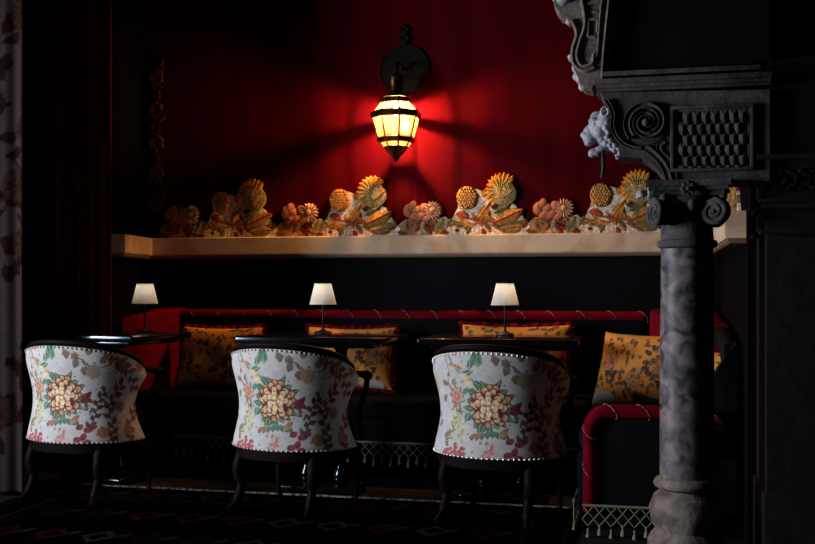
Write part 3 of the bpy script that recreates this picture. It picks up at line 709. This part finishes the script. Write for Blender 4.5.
    for q in range(10): cv.ell(*o(246+rr.uniform(-8, 6), 418+rr.uniform(-6, 6)), .006, .006, (214, 190, 120))
    # left flank repeat
    for q in range(22): cv.leaf(rr.uniform(-.56, -.24), rr.uniform(0, .46), .05, .014, rr.uniform(0, 6.3), (100, 130, 104), (150, 100, 76))
    for x, y in [(-.36, .3), (-.46, .12), (-.40, .42)]: cv.peony(x, y, .04, seed=int(x*100))
    # fine woven rows
    g_ = cv.rgb.mean(2, keepdims=True); cv.rgb = cv.rgb*.84+g_*.16; cv.mottle(.05, 8); cv.jitter(.06); return cv
CHV = chair_canvas()
def make_chair():
    root = empty('tub_chair'); A_, B_ = .300, .25; Z0 = .285
    def ztop(th): return .742-.10*(abs(th)/1.75)**2.0-.03*(abs(th)/1.75)**6
    def thmax(v): return math.radians(103)*(1-.10*math.sin(PI*v)-.02*(1-v))
    def prof(v): return 1.0-.105*math.sin(PI*min(1, max(0, v-.03)/.86))**1.3+.02*v-.012*math.cos(PI*v*2)*0
    def outer(th, v, off=0):
        s_ = prof(v); z = Z0+v*(ztop(th)-Z0)
        a, b = (A_+off)*s_, (B_+off)*s_
        if abs(th) <= PI/2: x, y = a*math.sin(th), -b*math.cos(th)
        else:
            e = (abs(th)-PI/2); x, y = a*math.copysign(1, th)*(1-.25*e*e), b*e*1.0
        return (x, y-.0*v, z)
    nu, nv = 340, 150; V = []; UU = []; ZZ = []
    for j in range(nv):
        v = j/(nv-1)
        for i in range(nu):
            th = (-1+2*i/(nu-1))*thmax(v)
            off = 0
            if j in (0,): off = -.004
            if j == nv-1: off = -.006
            p = outer(th, v, off); V.append(p); UU.append(th*.285); ZZ.append(p[2]-Z0)
    gridmesh('outer_back', np.array(V), nu, nv, CHV.sample(np.array(UU)-.034, ZZ), M['fabric'], root)
    # padded inner back, closes the shell
    bm = bmesh.new(); n1, n2 = 60, 14; rows = []
    for j in range(n2+1):
        v = j/n2; row = []
        for i in range(n1+1):
            th = (-1+2*i/n1)*thmax(v); row.append(bm.verts.new(outer(th, v, -.055-.012*math.sin(PI*v))))
        rows.append(row)
    for r1, r2 in zip(rows, rows[1:]):
        for i in range(n1): bm.faces.new((r1[i], r1[i+1], r2[i+1], r2[i]))
    orow = []
    for j in range(n2+1):
        v = j/n2; orow.append([bm.verts.new(outer(sg*thmax(v), v, -.002)) for sg in (-1, 1)])
    for j in range(n2):
        bm.faces.new((rows[j][0], rows[j+1][0], orow[j+1][0], orow[j][0])); bm.faces.new((rows[j][-1], rows[j+1][-1], orow[j+1][1], orow[j][1]))
    top = [bm.verts.new(outer((-1+2*i/n1)*thmax(1), 1, -.003)) for i in range(n1+1)]
    tm = [bm.verts.new(Vector(outer((-1+2*i/n1)*thmax(1), 1, -.028))+Vector((0, 0, .012))) for i in range(n1+1)]
    for i in range(n1): bm.faces.new((rows[-1][i], rows[-1][i+1], tm[i+1], tm[i])); bm.faces.new((tm[i], tm[i+1], top[i+1], top[i]))
    obj('inner_back', bm, M['black_cloth'], root)
    # wooden rim carried on into scrolled arm ends
    pts = []
    for i in range(41):
        th = (-1+2*i/40)*thmax(1); p = Vector(outer(th, 1, -.020)); pts.append(p+Vector((0, 0, .016)))
    def ext(p, s_): return [p+Vector((-s_*.004, .14, -.02)), p+Vector((-s_*.002, .09, -.008)), p+Vector((0, .045, -.002))]
    full = ext(pts[0], -1)+pts+ext(pts[-1], 1)[::-1]
    bm = bmesh.new(); rad = [.022, .017, .015]+[.015]*41+[.015, .017, .022]; tube(bm, full, rad, 10)
    for p in (full[0], full[-1]): ball(bm, p, (.024, .026, .024), 2)
    obj('arm_rail', bm, M['wood'], root)
    # posts from arm ends down to the seat rail
    for s_, p in ((-1, full[0]), (1, full[-1])):
        bm = bmesh.new(); tube(bm, spline([p, (p.x*.98, p.y-.015, .52), (p.x*.92, p.y-.05, .42), (p.x*.93, p.y-.01, .30)], 5), .014, 8); obj('arm_post', bm, M['wood'], root)
    # nail heads
    bm = bmesh.new()
    for i in range(50):
        th = (-1+2*(i+.5)/50)*thmax(1); ball(bm, Vector(outer(th, .985, .000)), (.0058, .0058, .0058), 1)
    obj('nailhead_trim', bm, M['nail'], root); bm = bmesh.new()
    for i in range(46):
        th = (-1+2*(i+.5)/46)*thmax(0); ball(bm, Vector(outer(th, .012, .001)), (.0058, .0058, .0048), 1)
    obj('nailhead_trim', bm, M['nail'], root)
    # seat rail and seat
    def seatring(sc_, z):
        out = []
        for k in range(48):
            a = 2*PI*k/48; x = A_*sc_*math.copysign(abs(math.sin(a))**.85, math.sin(a)); y = -B_*sc_*math.cos(a) if math.cos(a) > 0 else -.27*sc_*math.copysign(abs(math.cos(a))**.6, math.cos(a))
            out.append((x, y, z))
        return out
    def stack(bm, lst):
        rings = [[bm.verts.new(p) for p in seatring(*q)] for q in lst]
        for a, b in zip(rings, rings[1:]):
            for k in range(48): bm.faces.new((a[k], a[(k+1) % 48], b[(k+1) % 48], b[k]))
        bm.faces.new(rings[0]); bm.faces.new(rings[-1])
    bm = bmesh.new(); stack(bm, [(.90, .235), (.94, .24), (.95, .282), (.90, .29)]); obj('seat_rail', bm, M['wood'], root)
    bm = bmesh.new(); stack(bm, [(.84, .28), (.86, .36), (.84, .405), (.74, .43), (.4, .44)]); obj('seat', bm, M['black_cloth'], root)
    for s_ in (-1, 1):
        bm = bmesh.new(); tube(bm, spline([(s_*.185, -.15, .26), (s_*.198, -.175, .19), (s_*.188, -.165, .11), (s_*.192, -.20, .04), (s_*.205, -.245, 0.002)], 7), [.030]*5+[.027]*8+[.021]*8+[.016]*7+[.018], 10); obj('rear_leg', bm, M['wood'], root)
        bm = bmesh.new(); lathe(bm, [(.010, .0), (.012, .012), (.009, .02), (.012, .05), (.019, .13), (.015, .15), (.021, .165), (.015, .18), (.021, .20), (.022, .245)], 16, (s_*.215, .20)); obj('front_leg', bm, M['wood'], root)
    return root
CHY = 4.39+.245
chairs = []
for i, (px, rz, lab) in enumerate([(77, -8, 'floral tub chair farthest left, drawn up to the table with the blue-lit edge'),
                                 (288, -12, 'middle one of the three floral tub chairs, drawn up to the middle table'),
                                 (497, -12, 'right floral tub chair, the one nearest the marble column')]):
    c = make_chair() if i == 0 else copy_tree(chairs[0])
    # place so the middle of the back stands at the photo's position
    p = P(px, 0, CHY-.1); c.location = (p.x, CHY, .009); c.rotation_euler = (0, 0, math.radians(rz)); tag(c, lab, 'chair', 'floral tub chairs in a row'); chairs.append(c)

# ================================================================== tables and their lamps
def make_table():
    root = empty('side_table')
    bm = bmesh.new(); box(bm, -.375, .375, -.25, .25, .742, .775, .008); obj('table_top', bm, M['lacquer'], root)
    bm = bmesh.new(); box(bm, -.32, .32, -.20, .20, .722, .7425, .004); obj('apron', bm, M['lacquer'], root)
    for s_ in (-1, 1):
        bm = bmesh.new(); lathe(bm, [(.030, .035), (.042, .05), (.045, .08), (.030, .11), (.022, .14), (.034, .17), (.036, .25), (.030, .40), (.024, .52), (.034, .56), (.024, .60), (.030, .70), (.05, .7225)], 20, (s_*.09, 0)); obj('column', bm, M['lacquer'], root)
    bm = bmesh.new(); box(bm, -.20, .20, -.12, .12, .0, .036, .012); obj('foot', bm, M['lacquer'], root)
    return root
tabs = []
for i, (px, lab) in enumerate([(109, 'black lacquered table farthest left, its edge catching blue daylight'), (327, 'black lacquered table in the middle of the row of three'), (505, 'black lacquered table nearest the marble column')]):
    t = make_table() if i == 0 else copy_tree(tabs[0])
    p = P(px, 0, 5.08); t.location = (p.x, 5.04, .009); t.rotation_euler = (0, 0, math.radians([-11, -3, 0][i])); tag(t, lab, 'table', 'black tables in front of the banquette'); tabs.append(t)
shade_m = bpy.data.materials.new('pleated_shade'); shade_m.use_nodes = True; nt = shade_m.node_tree
for n in list(nt.nodes): nt.nodes.remove(n)
on = nt.nodes.new('ShaderNodeOutputMaterial'); mx = nt.nodes.new('ShaderNodeMixShader'); df = nt.nodes.new('ShaderNodeBsdfDiffuse'); tl = nt.nodes.new('ShaderNodeBsdfTranslucent')
df.inputs[0].default_value = (.88, .86, .82, 1); tl.inputs[0].default_value = (.9, .86, .78, 1); mx.inputs[0].default_value = .5
nt.links.new(df.outputs[0], mx.inputs[1]); nt.links.new(tl.outputs[0], mx.inputs[2]); nt.links.new(mx.outputs[0], on.inputs[0])
bulb_m = bpy.data.materials.new('warm_bulb'); bulb_m.use_nodes = True; b = bulb_m.node_tree.nodes['Principled BSDF']
b.inputs['Emission Color'].default_value = (1, .72, .42, 1); b.inputs['Emission Strength'].default_value = 3
def make_lamp():
    root = empty('table_lamp')
    bm = bmesh.new(); lathe(bm, [(.045, 0), (.046, .006), (.040, .010), (.016, .016), (.008, .024)], 24); obj('lamp_base', bm, M['iron'], root)
    bm = bmesh.new(); lathe(bm, [(.006, .02), (.005, .06), (.008, .065), (.005, .07), (.0045, .178)], 12); obj('stem', bm, M['iron'], root)
    bm = bmesh.new(); n = 144; H0, H1, r0, r1 = .152, .257, .068, .042; A = []
    for (z, r) in [(H0, r0), (H0+.5*(H1-H0), (r0+r1)/2), (H1, r1)]:
        A.append([bm.verts.new(((r+(.0016 if k % 2 else 0))*math.cos(2*PI*k/n), (r+(.0016 if k % 2 else 0))*math.sin(2*PI*k/n), z)) for k in range(n)])
    for a, b_ in zip(A, A[1:]):
        for k in range(n): bm.faces.new((a[k], a[(k+1) % n], b_[(k+1) % n], b_[k]))
    sh = obj('lamp_shade', bm, shade_m, root, smooth=False)
    bm = bmesh.new(); 
    for z, r in ((H0, r0+.001), (H1, r1+.001)): tube(bm, [(r*math.cos(2*PI*k/48), r*math.sin(2*PI*k/48), z) for k in range(48)], .0022, 6, closed=True)
    obj('shade_trim', bm, shade_m, sh)
    bm = bmesh.new(); ball(bm, (0, 0, .198), (.011, .011, .018)); obj('bulb', bm, bulb_m, root)
    return root
lamps = []
for i, (px, lab) in enumerate([(145, 'small table lamp with pleated white shade on the left table'), (323, 'small table lamp with pleated white shade on the middle table'), (505, 'small table lamp with pleated white shade on the right table')]):
    l = make_lamp() if i == 0 else copy_tree(lamps[0])
    p = P(px, 0, 5.2); l.location = (p.x, 5.2, .7845); tag(l, lab, 'lamp', 'small lamps on the tables'); lamps.append(l)
    q = bpy.data.lights.new('lamp_glow', 'POINT'); q.energy = .13; q.color = (1, .93, .84); q.shadow_soft_size = .03
    qo = bpy.data.objects.new('lamp_glow', q); COL.objects.link(qo); qo.location = (p.x, 5.2, .7845+.228)

# ================================================================== wall lantern
LAY = 5.83; lc = P(396, 120, LAY); lan = empty('wall_lantern', (lc.x, LAY, 0))
tag(lan, 'lit faceted glass wall lantern with dark brass bands glowing on the red wall', 'wall lamp')
def LZ(py): return CH+(HOR-py)/F*(lc.x*-SA+LAY*CA)
kx = (lc.x*-SA+LAY*CA)/F                                        # metres per photo pixel there
glass = bpy.data.materials.new('lantern_glass'); glass.use_nodes = True; nt = glass.node_tree
for n in list(nt.nodes): nt.nodes.remove(n)
on = nt.nodes.new('ShaderNodeOutputMaterial'); m1 = nt.nodes.new('ShaderNodeMixShader'); m2 = nt.nodes.new('ShaderNodeMixShader'); tr = nt.nodes.new('ShaderNodeBsdfTransparent'); tl = nt.nodes.new('ShaderNodeBsdfTranslucent'); gl = nt.nodes.new('ShaderNodeBsdfGlossy')
ns = nt.nodes.new('ShaderNodeTexNoise'); ns.inputs['Scale'].default_value = 14; rp = nt.nodes.new('ShaderNodeMapRange'); rp.inputs['From Min'].default_value = .3; rp.inputs['From Max'].default_value = .7; rp.inputs['To Min'].default_value = .2; rp.inputs['To Max'].default_value = .5
tr.inputs[0].default_value = (1, .93, .82, 1); tl.inputs[0].default_value = (.17, .105, .05, 1); gl.inputs['Roughness'].default_value = .1; m2.inputs[0].default_value = .04
tcx = nt.nodes.new('ShaderNodeTexCoord'); nt.links.new(tcx.outputs['Object'], ns.inputs['Vector']); nt.links.new(ns.outputs['Fac'], rp.inputs['Value']); nt.links.new(rp.outputs[0], m1.inputs[0])
nt.links.new(tr.outputs[0], m1.inputs[1]); nt.links.new(tl.outputs[0], m1.inputs[2]); nt.links.new(m1.outputs[0], m2.inputs[1]); nt.links.new(gl.outputs[0], m2.inputs[2]); nt.links.new(m2.outputs[0], on.inputs[0])
N8 = 8; off8 = PI/8
def hexring(r, z, rot=0): return [(r*math.cos(2*PI*k/N8+off8+rot), r*math.sin(2*PI*k/N8+off8+rot), z) for k in range(N8)]
levels = [(15*kx, LZ(102)), (24.5*kx, LZ(115)), (18*kx, LZ(139)), (13*kx, LZ(147))]
R_ = [hexring(r, z) for r, z in levels]
bm = bmesh.new()
for a, b_ in zip(R_, R_[1:]):
    for k in range(N8):
        k2 = (k+1) % N8; bm.faces.new([bm.verts.new(p) for p in (a[k], a[k2], b_[k2], b_[k])])
obj('glass_panes', bm, glass, lan, smooth=False)
def band(name, lst):
    bm = bmesh.new(); rings = [[bm.verts.new(p) for p in hexring(r*kx, LZ(py))] for r, py in lst]
    rings.append([bm.verts.new(p) for p in hexring(lst[-1][0]*kx-.008, LZ(lst[-1][1]))]); rings.append([bm.verts.new(p) for p in hexring(lst[0][0]*kx-.008, LZ(lst[0][1]))])
    for a, b_ in zip(rings, rings[1:]+rings[:1]):
        for k in range(N8): bm.faces.new((a[k], a[(k+1) % N8], b_[(k+1) % N8], b_[k]))
    o = obj(name, bm, M['brass'], lan, smooth=False); return o
band('lantern_band', [(24, 112), (25.5, 113), (26, 117), (24.8, 118.5)])
band('lantern_band', [(17.5, 137), (19.2, 138.5), (19, 142), (17, 143)])
band('lantern_band', [(13.5, 98), (16, 99), (16.5, 103), (14.5, 104)])
bm = bmesh.new()
for k in range(N8):
    tube(bm, [R_[j][k] for j in range(4)], .005, 6)
    for j, n_ in ((1, 3), (2, 3)):
        for t in range(6):
            a, b_ = Vector(R_[j][k]), Vector(R_[j][(k+1) % N8]); ball(bm, a.lerp(b_, (t+.5)/6)*1.0+Vector((0, 0, .014)), (.004, .004, .006), 1)
obj('glazing_bar', bm, M['brass'], lan)
bm = bmesh.new(); lathe(bm, [(9.5*kx, LZ(97)), (14*kx, LZ(98)), (13.5*kx, LZ(96)), (11*kx, LZ(94.5)), (7.5*kx, LZ(93)), (6.5*kx, LZ(91)), (6.8*kx, LZ(84)), (7.6*kx, LZ(78)), (7*kx, LZ(76)), (3*kx, LZ(74)), (2*kx, LZ(70))], 24); obj('lantern_cap', bm, M['brass'], lan)
bm = bmesh.new(); lathe(bm, [(.6*kx, LZ(162)), (2.5*kx, LZ(160)), (5*kx, LZ(156)), (9*kx, LZ(152)), (12*kx, LZ(148)), (12.8*kx, LZ(147))], N8*2); obj('lantern_finial', bm, M['brass'], lan, smooth=False)
bm = bmesh.new(); lathe(bm, [(.008, LZ(116)), (.012, LZ(112)), (.014, LZ(108)), (.010, LZ(104)), (.006, LZ(99))], 12)
gb = bpy.data.materials.new('glowing_bulb'); gb.use_nodes = True; b = gb.node_tree.nodes['Principled BSDF']; b.inputs['Emission Color'].default_value = (1, .7, .36, 1); b.inputs['Emission Strength'].default_value = 60
obj('bulb', bm, gb, lan)
# arm and back plate
bm = bmesh.new(); tube(bm, spline([(0, 0, LZ(73)), (.0, .01, LZ(66)), (0, .08, LZ(60)), (0.01, .13, LZ(64)), (P(405,70,WY).x-lc.x, WY-LAY-.012, P(405,70,WY).z)], 8), .008, 10)
obj('bracket_arm', bm, M['bronze'], lan)
bm = bmesh.new(); pr = 26*kx; wy = WY-LAY; pc = P(405, 70, WY); PX = pc.x-lc.x; PZ = pc.z
discy(bm, PX, PZ, pr, wy-.012, wy, 64)
tube(bm, [(PX+pr*.97*math.cos(2*PI*k/48), wy-.012, PZ+pr*.97*math.sin(2*PI*k/48)) for k in range(48)], .005, 6, closed=True)
tube(bm, [(PX+pr*.3*math.cos(2*PI*k/32), wy-.012, PZ+pr*.3*math.sin(2*PI*k/32)) for k in range(32)], .004, 6, closed=True)
obj('back_plate', bm, M['bronze'], lan)
bm = bmesh.new()
for dx, py, r in [(8, 40, 5), (4, 36, 3.5), (12, 36, 3.5), (8, 31, 4.5), (4, 27, 2.5), (12, 27, 2.5), (8, 24, 3)]: ball(bm, (PX+(dx-8)*kx, wy-.01, PZ+(70-py-2)*kx), (r*kx, .014, r*kx), 2)
obj('crest', bm, M['bronze'], lan)
q = bpy.data.lights.new('lantern_flame', 'POINT'); q.energy = 280; q.color = (1, .56, .24); q.shadow_soft_size = .021
qo = bpy.data.objects.new('lantern_flame', q); COL.objects.link(qo); qo.location = (lc.x, LAY, LZ(108))

# ================================================================== embroidered sprays standing on the ledge
SK = 1/174.
OR, CR, RU, MA, OL, PK = (222, 146, 56), (226, 206, 180), (168, 88, 48), (112, 40, 34), (124, 112, 66), (206, 132, 100)
def tall_spray():
    root = empty('embroidered_spray')
    cv = Canvas(-2, 90, 0, 62, .5)
    cv.poly([(2, 0), (3, 8), (8, 18), (13, 28), (15, 40), (24, 48), (33, 47), (38, 45), (44, 40), (47, 30), (56, 32), (66, 34), (72, 30), (76, 24), (82, 14), (88, 8), (88, 0)], CR, .002)
    rr = random.Random(1)
    for x in range(6, 80, 4): cv.line([(x, 0), (x+1, 6), (x, 14+rr.uniform(0, 8))], .5, (196, 170, 140), .004)
    for k in range(24): cv.leaf(rr.uniform(2, 84), rr.uniform(0, 16), rr.uniform(8, 13), 3, rr.uniform(.1, 3), rr.choice([OL, (150, 120, 70), (98, 84, 56), RU]), rr.choice([OL, OR, MA]), (80, 60, 40), h=.01)
    cv.line([(6, 10), (18, 14), (32, 12), (46, 17), (60, 12), (80, 14)], 1.2, (160, 96, 44), .008)
    cv.line([(20, 18), (34, 16), (48, 14), (58, 18), (66, 26)], 1.2, (150, 70, 44), .008)
    cv.line([(13, 22), (20, 14), (28, 10)], 1.6, (190, 126, 60), .008)
    cv.ell(19, 21, 6.5, 4, (150, 62, 36), (178, 88, 50), -.4, h=.015)
    for k in range(7): cv.ell(rr.uniform(8, 80), rr.uniform(4, 24), 2.2, 1.8, rr.choice([(70, 74, 58), MA, (140, 90, 50)]), h=.006)
    cv.leaf(34, 16, 22, 4.5, .95, (196, 126, 50), (220, 150, 62), (150, 90, 40), h=.012)
    cv.ell(71, 8, 7, 6, (190, 150, 104), (150, 120, 90), h=.012, edge=(120, 84, 50)); cv.ell(71, 7, 3, 3, (140, 90, 60), h=.02)
    cv.ell(52, 31, 5, 6, (60, 56, 44), (80, 78, 54)); cv.ell(41, 42, 4, 4, (176, 120, 66), h=.008)
    cv.mottle(.24, 4); cv.jitter(.14); relief('backing', cv, SK, .012, M['applique'], root)
    cv = Canvas(-2, 90, 0, 66, .5)
    cv.ell(23, 38, 10.5, 12, (196, 140, 66), (160, 100, 48), .1, h=.02)
    for j in range(9):
        for i in range(8):
            x, y = 14+i*2.6+(1.3 if j % 2 else 0), 28+j*2.7
            if ((x-23)/9.5)**2+((y-38)/11)**2 < 1: cv.ell(x+rr.uniform(-.5, .5), y+rr.uniform(-.5, .5), 1.1, 1.2, (220, 160, 84), (150, 92, 44), h=.026)
    cv.mottle(.24, 4); cv.jitter(.14); relief('seed_head', cv, SK, .02, M['applique'], root)
    cv = Canvas(36, 84, 20, 66, .5)
    for k in range(13): a = math.radians(50+k*15); cv.leaf(59+10*math.cos(a), 44+11*math.sin(a), 8.5, 2.6, a+.15, (230, 140, 44), (238, 160, 60), (190, 96, 30), h=.012)
    for k in range(9): a = math.radians(40+k*20); cv.leaf(58+6*math.cos(a), 45+7*math.sin(a), 9, 2.8, a, (214, 120, 40), (236, 152, 54), h=.018)
    cv.ell(60, 42, 13.5, 13, (186, 150, 84), (150, 130, 84), -.4, h=.02)
    for k in range(11): a = math.radians(-150+k*24); cv.leaf(60, 36, 17, 2.4, a*.32+PI/2, (140, 124, 76), (206, 170, 104), (110, 90, 56), h=.03)
    cv.ell(62, 45, 6, 6.5, (170, 134, 78), (206, 172, 110), .5, h=.02)
    cv.mottle(.24, 4); cv.jitter(.14); relief('marigold', cv, SK, .022, M['applique'], root)
    cv = Canvas(44, 92, 0, 46, .5)
    cv.leaf(50, 12, 34, 8, .42, (140, 110, 56), (196, 128, 56), (150, 44, 34), h=.022, edge=(150, 124, 66)); cv.leaf(54, 6, 28, 5.5, .1, (110, 100, 60), (150, 124, 70), (150, 50, 40), h=.016)
    cv.leaf(50, 22, 20, 4, .5, (92, 88, 58), (130, 110, 60), h=.014)
    cv.mottle(.24, 4); cv.jitter(.14); relief('leaf', cv, SK, .020, M['applique'], root)
    return root
def low_spray():
    root = empty('embroidered_spray')
    rr = random.Random(8); cv = Canvas(-4, 54, 0, 40, .5)
    cv.poly([(-3, 0), (-3, 12), (4, 18), (14, 16), (24, 18), (36, 18), (46, 20), (53, 12), (53, 0)], (176, 150, 120), .002)
    cv.ell(8, 9, 9.5, 9, (128, 116, 74), (156, 112, 74), .3, h=.012); cv.ell(6, 8, 5, 5.5, (150, 96, 66), (128, 110, 70), h=.016)
    for k in range(16): cv.leaf(rr.uniform(0, 46), rr.uniform(0, 12), 10, 3, rr.uniform(.2, 3), rr.choice([OL, MA, RU]), rr.choice([(150, 90, 56), MA, OL]), (70, 50, 34), h=.012)
    for k in range(5): cv.leaf(24+k*3, 12-k*1.5, 14, 2.8, -.6+.1*k, (120, 44, 34), (96, 34, 32), (70, 24, 24), h=.02)
    cv.leaf(36, 2, 18, 5, 1.1, OL, (156, 140, 84), (90, 80, 50), h=.012)
    cv.mottle(.24, 4); cv.jitter(.14); relief('backing', cv, SK, .012, M['applique'], root)
    cv = Canvas(-4, 54, 0, 42, .5)
    for x, y, a, L_, W_2 in [(8, 26, .3, 10, 8), (12, 30, .1, 9, 6), (16, 25, -.2, 9, 7), (20, 20, -.6, 10, 6), (24, 28, .6, 8, 6), (13, 20, -.5, 8, 5), (27, 18, -.8, 8, 5)]:
        cv.ell(x, y, L_*.75, W_2*.75, (160, 84, 52), (206, 138, 100), a+1.2, h=.024, edge=(150, 70, 44))
    relief('blossom', cv, SK, .020, M['applique'], root)
    cv = Canvas(14, 54, 8, 42, .5)
    for k in range(16): a = 2*PI*k/16; cv.leaf(33+2*math.cos(a), 26+2*math.sin(a), 8.5, 2, a, (160, 84, 60), (224, 180, 140), h=.02)
    cv.ell(33, 26, 3.5, 3.5, (206, 150, 110), h=.03)
    cv.mottle(.24, 4); cv.jitter(.14); relief('aster', cv, SK, .024, M['applique'], root)
    return root
SPY = WY-.004; zl = LEDGE1-.003
T0 = tall_spray(); L0 = low_spray()
place = ['at the dim left end of the ledge', 'left of the lantern', 'right of the lantern', 'beside the marble column']
for i, px in enumerate([202, 319, 445, 577]):
    c = T0 if i == 0 else copy_tree(T0); x = P(px, 0, SPY).x; x2 = P([289, 404, 531, 668][i], 0, SPY).x
    s_ = min(1.12, max(.9, (x2-x)/(90*SK))); c.location = (x, SPY, zl); c.scale = (1, 1, 1)
    tag(c, 'tall embroidered marigold spray on the ledge, '+place[i], 'wall decoration', 'tall embroidered sprays on the ledge')
place = ['at the darkest left end', 'second from the left', 'below the lantern', 'nearest the stone lion head']
for i, px in enumerate([164, 280, 402, 531]):
    c = L0 if i == 0 else copy_tree(L0); x = P(px, 0, SPY).x; c.location = (x, SPY, zl)
    tag(c, 'low embroidered pink blossom spray on the ledge, '+place[i], 'wall decoration', 'low embroidered sprays on the ledge')
# one more on the right wall behind the column, and the trailing border up the dark left corner
c = copy_tree(T0); c.location = (RX-.004, 5.16, zl); c.rotation_euler = (0, 0, -PI/2); tag(c, 'embroidered marigold spray on the right wall, peeking out behind the column capital', 'wall decoration', 'tall embroidered sprays on the ledge')
c = copy_tree(L0); c.location = (RX-.004, 5.55, zl); c.rotation_euler = (0, 0, -PI/2); tag(c, 'low embroidered spray on the right wall, hidden mostly by the capital', 'wall decoration', 'low embroidered sprays on the ledge')
cv = Canvas(0, 26, 0, 180, .7); rr = random.Random(21)
cv.line([(12, 0), (8, 30), (16, 60), (8, 90), (15, 120), (9, 150), (13, 178)], 1.6, (120, 84, 50), .006)
for k in range(60): y = rr.uniform(2, 168); cv.leaf(12+rr.uniform(-4, 4), y, 11, 3.4, rr.uniform(0, 6.3), rr.choice([RU, OL, MA, OR]), rr.choice([MA, RU]), (70, 40, 30), h=.01)
for k in range(5): cv.peony(12, 16+k*34, 9, MA, RU, OR, h=.012, seed=k)
cv.rgb *= .22; cv.mottle(.2, 4); cv.jitter(.1); o = relief('embroidered_garland', cv, SK, .010, M['applique'], None, (P(146, 0, SPY).x, SPY, LEDGE1+.12))  # garland colours scaled down to stand for the corner's darkness
tag(o, 'dim embroidered garland climbing the wall in the dark left corner', 'wall decoration')

# ================================================================== drapes on the left
def drape(name, a, b, z0, z1, folds, depth, cv=None, m=None, nu=160, nv=60, thick=.006, usc=1):
    a, b = Vector((*a, 0)), Vector((*b, 0)); d = b-a; n = Vector((d.y, -d.x, 0)).normalized()
    V = []; C_ = []
    for j in range(nv):
        v = j/(nv-1)
        for i in range(nu):
            u = i/(nu-1); f = math.sin(u*folds*2*PI+.4*math.sin(v*2.2))+.35*math.sin(u*folds*4.6*PI+v)
            p = a+d*u+n*(depth*(f*(.8+.2*(1-v)))+depth*1.3); V.append((p.x, p.y, z0+(z1-z0)*v)); C_.append((u*d.length*usc, z0+(z1-z0)*v))
    V = np.array(V); C_ = np.array(C_); rgb = cv.sample((C_[:, 0]+.22) % .6, C_[:, 1]) if cv else np.ones((len(V), 3))*.1
    o = gridmesh(name, V, nu, nv, rgb, m); s = o.modifiers.new('cloth', 'SOLIDIFY'); s.thickness = thick; s.offset = 0
    return o
o = drape('curtain', (P(54, 0, 5.33).x, 5.365), (P(110, 0, 5.33).x, 5.365), .02, 3.1, 5, .016, m=M['curtain'])
tag(o, 'heavy dark red curtain hanging in folds at the left end of the ledge', 'curtain')
cvd = Canvas(0, .6, 0, 3.1, .012, (50, 42, 40)); rr = random.Random(31)  # cloth and flower colours darkened to stand for dim light
for k in range(11):
    x, y = rr.uniform(.05, .55), .12+k*.28
    cvd.line([(x-.1, y-.14), (x+.04, y), (x-.04, y+.14)], .010, (28, 16, 15))
    for q in range(10): cvd.leaf(x+rr.uniform(-.14, .14), y+rr.uniform(-.13, .13), .10, .030, rr.uniform(0, 6.3), (32, 17, 16), (22, 13, 12))
    cvd.peony(x, y, .08, (24, 12, 12), (36, 20, 17), (52, 34, 28), seed=k)
cvd.jitter(.06)
o = drape('curtain', (-4.25, 4.60), (P(22, 0, 4.55).x, 4.58), .02, 3.1, 8, .016, cvd, M['rug'], 130, 260)  # left end carried on out of view to block the daylight
tag(o, 'pale curtain with dark flowers at the very left edge of the view', 'curtain')

# ================================================================== rug
cv = Canvas(0, 3.6, 0, 2.2, .012, (38, 14, 15)); rr = random.Random(17)
def rectl(m, c): cv.put(((cv.X > m) & (cv.X < 3.6-m) & (cv.Y > m) & (cv.Y < 2.2-m)), np.array(lin(c)))
rectl(.04, (70, 56, 46)); rectl(.06, (26, 14, 18)); rectl(.26, (76, 62, 50)); rectl(.28, (48, 14, 16)); rectl(.36, (18, 14, 20))
for k in range(17):
    for yy in (.16, 2.04): cv.poly([(.1+k*.21, yy), (.18+k*.21, yy+.07), (.26+k*.21, yy), (.18+k*.21, yy-.07)], rr.choice([(90, 30, 28), (84, 74, 58)])); cv.ell(.18+k*.21, yy, .025, .025, (26, 30, 40))
for k in range(10):
    for yy in (.55, .85, 1.2, 1.6): x = .5+k*.29; cv.poly([(x-.1, yy), (x, yy+.1), (x+.1, yy), (x, yy-.1)], rr.choice([(96, 34, 30), (66, 22, 22), (92, 80, 62)])); cv.poly([(x-.06, yy), (x, yy+.06), (x+.06, yy), (x, yy-.06)], (24, 18, 24)); cv.leaf(x+.08, yy, .1, .025, .8, (80, 70, 54))
cv.rgb *= .12; cv.jitter(.15)  # whole pattern darkened to carry the shadow over the rug
rg = empty('rug', (-1.66, 4.88-2.2, 0)); rg.scale = (.75, 1, 1); tag(rg, 'dark patterned oriental rug on the floor under the chairs', 'rug')
V = np.stack([cv.X.ravel()-1.8, cv.Y.ravel(), 0*cv.X.ravel()+.008], 1)
V[:, 2][(cv.X.ravel() < .01) | (cv.X.ravel() > 3.59) | (cv.Y.ravel() < .01) | (cv.Y.ravel() > 2.19)] = .001
gridmesh('pile', V, cv.nx, cv.ny, cv.rgb.reshape(-1, 3), M['rug'], rg)
bm = bmesh.new(); box(bm, -1.8, 1.8, 2.195, 2.215, .001, .012, .003); obj('edge_binding', bm, mat('rug_binding', (150, 134, 116), .9, noise=((50, 30, 28), 60, .45, .55)), rg)
bpy.context.view_layer.update()
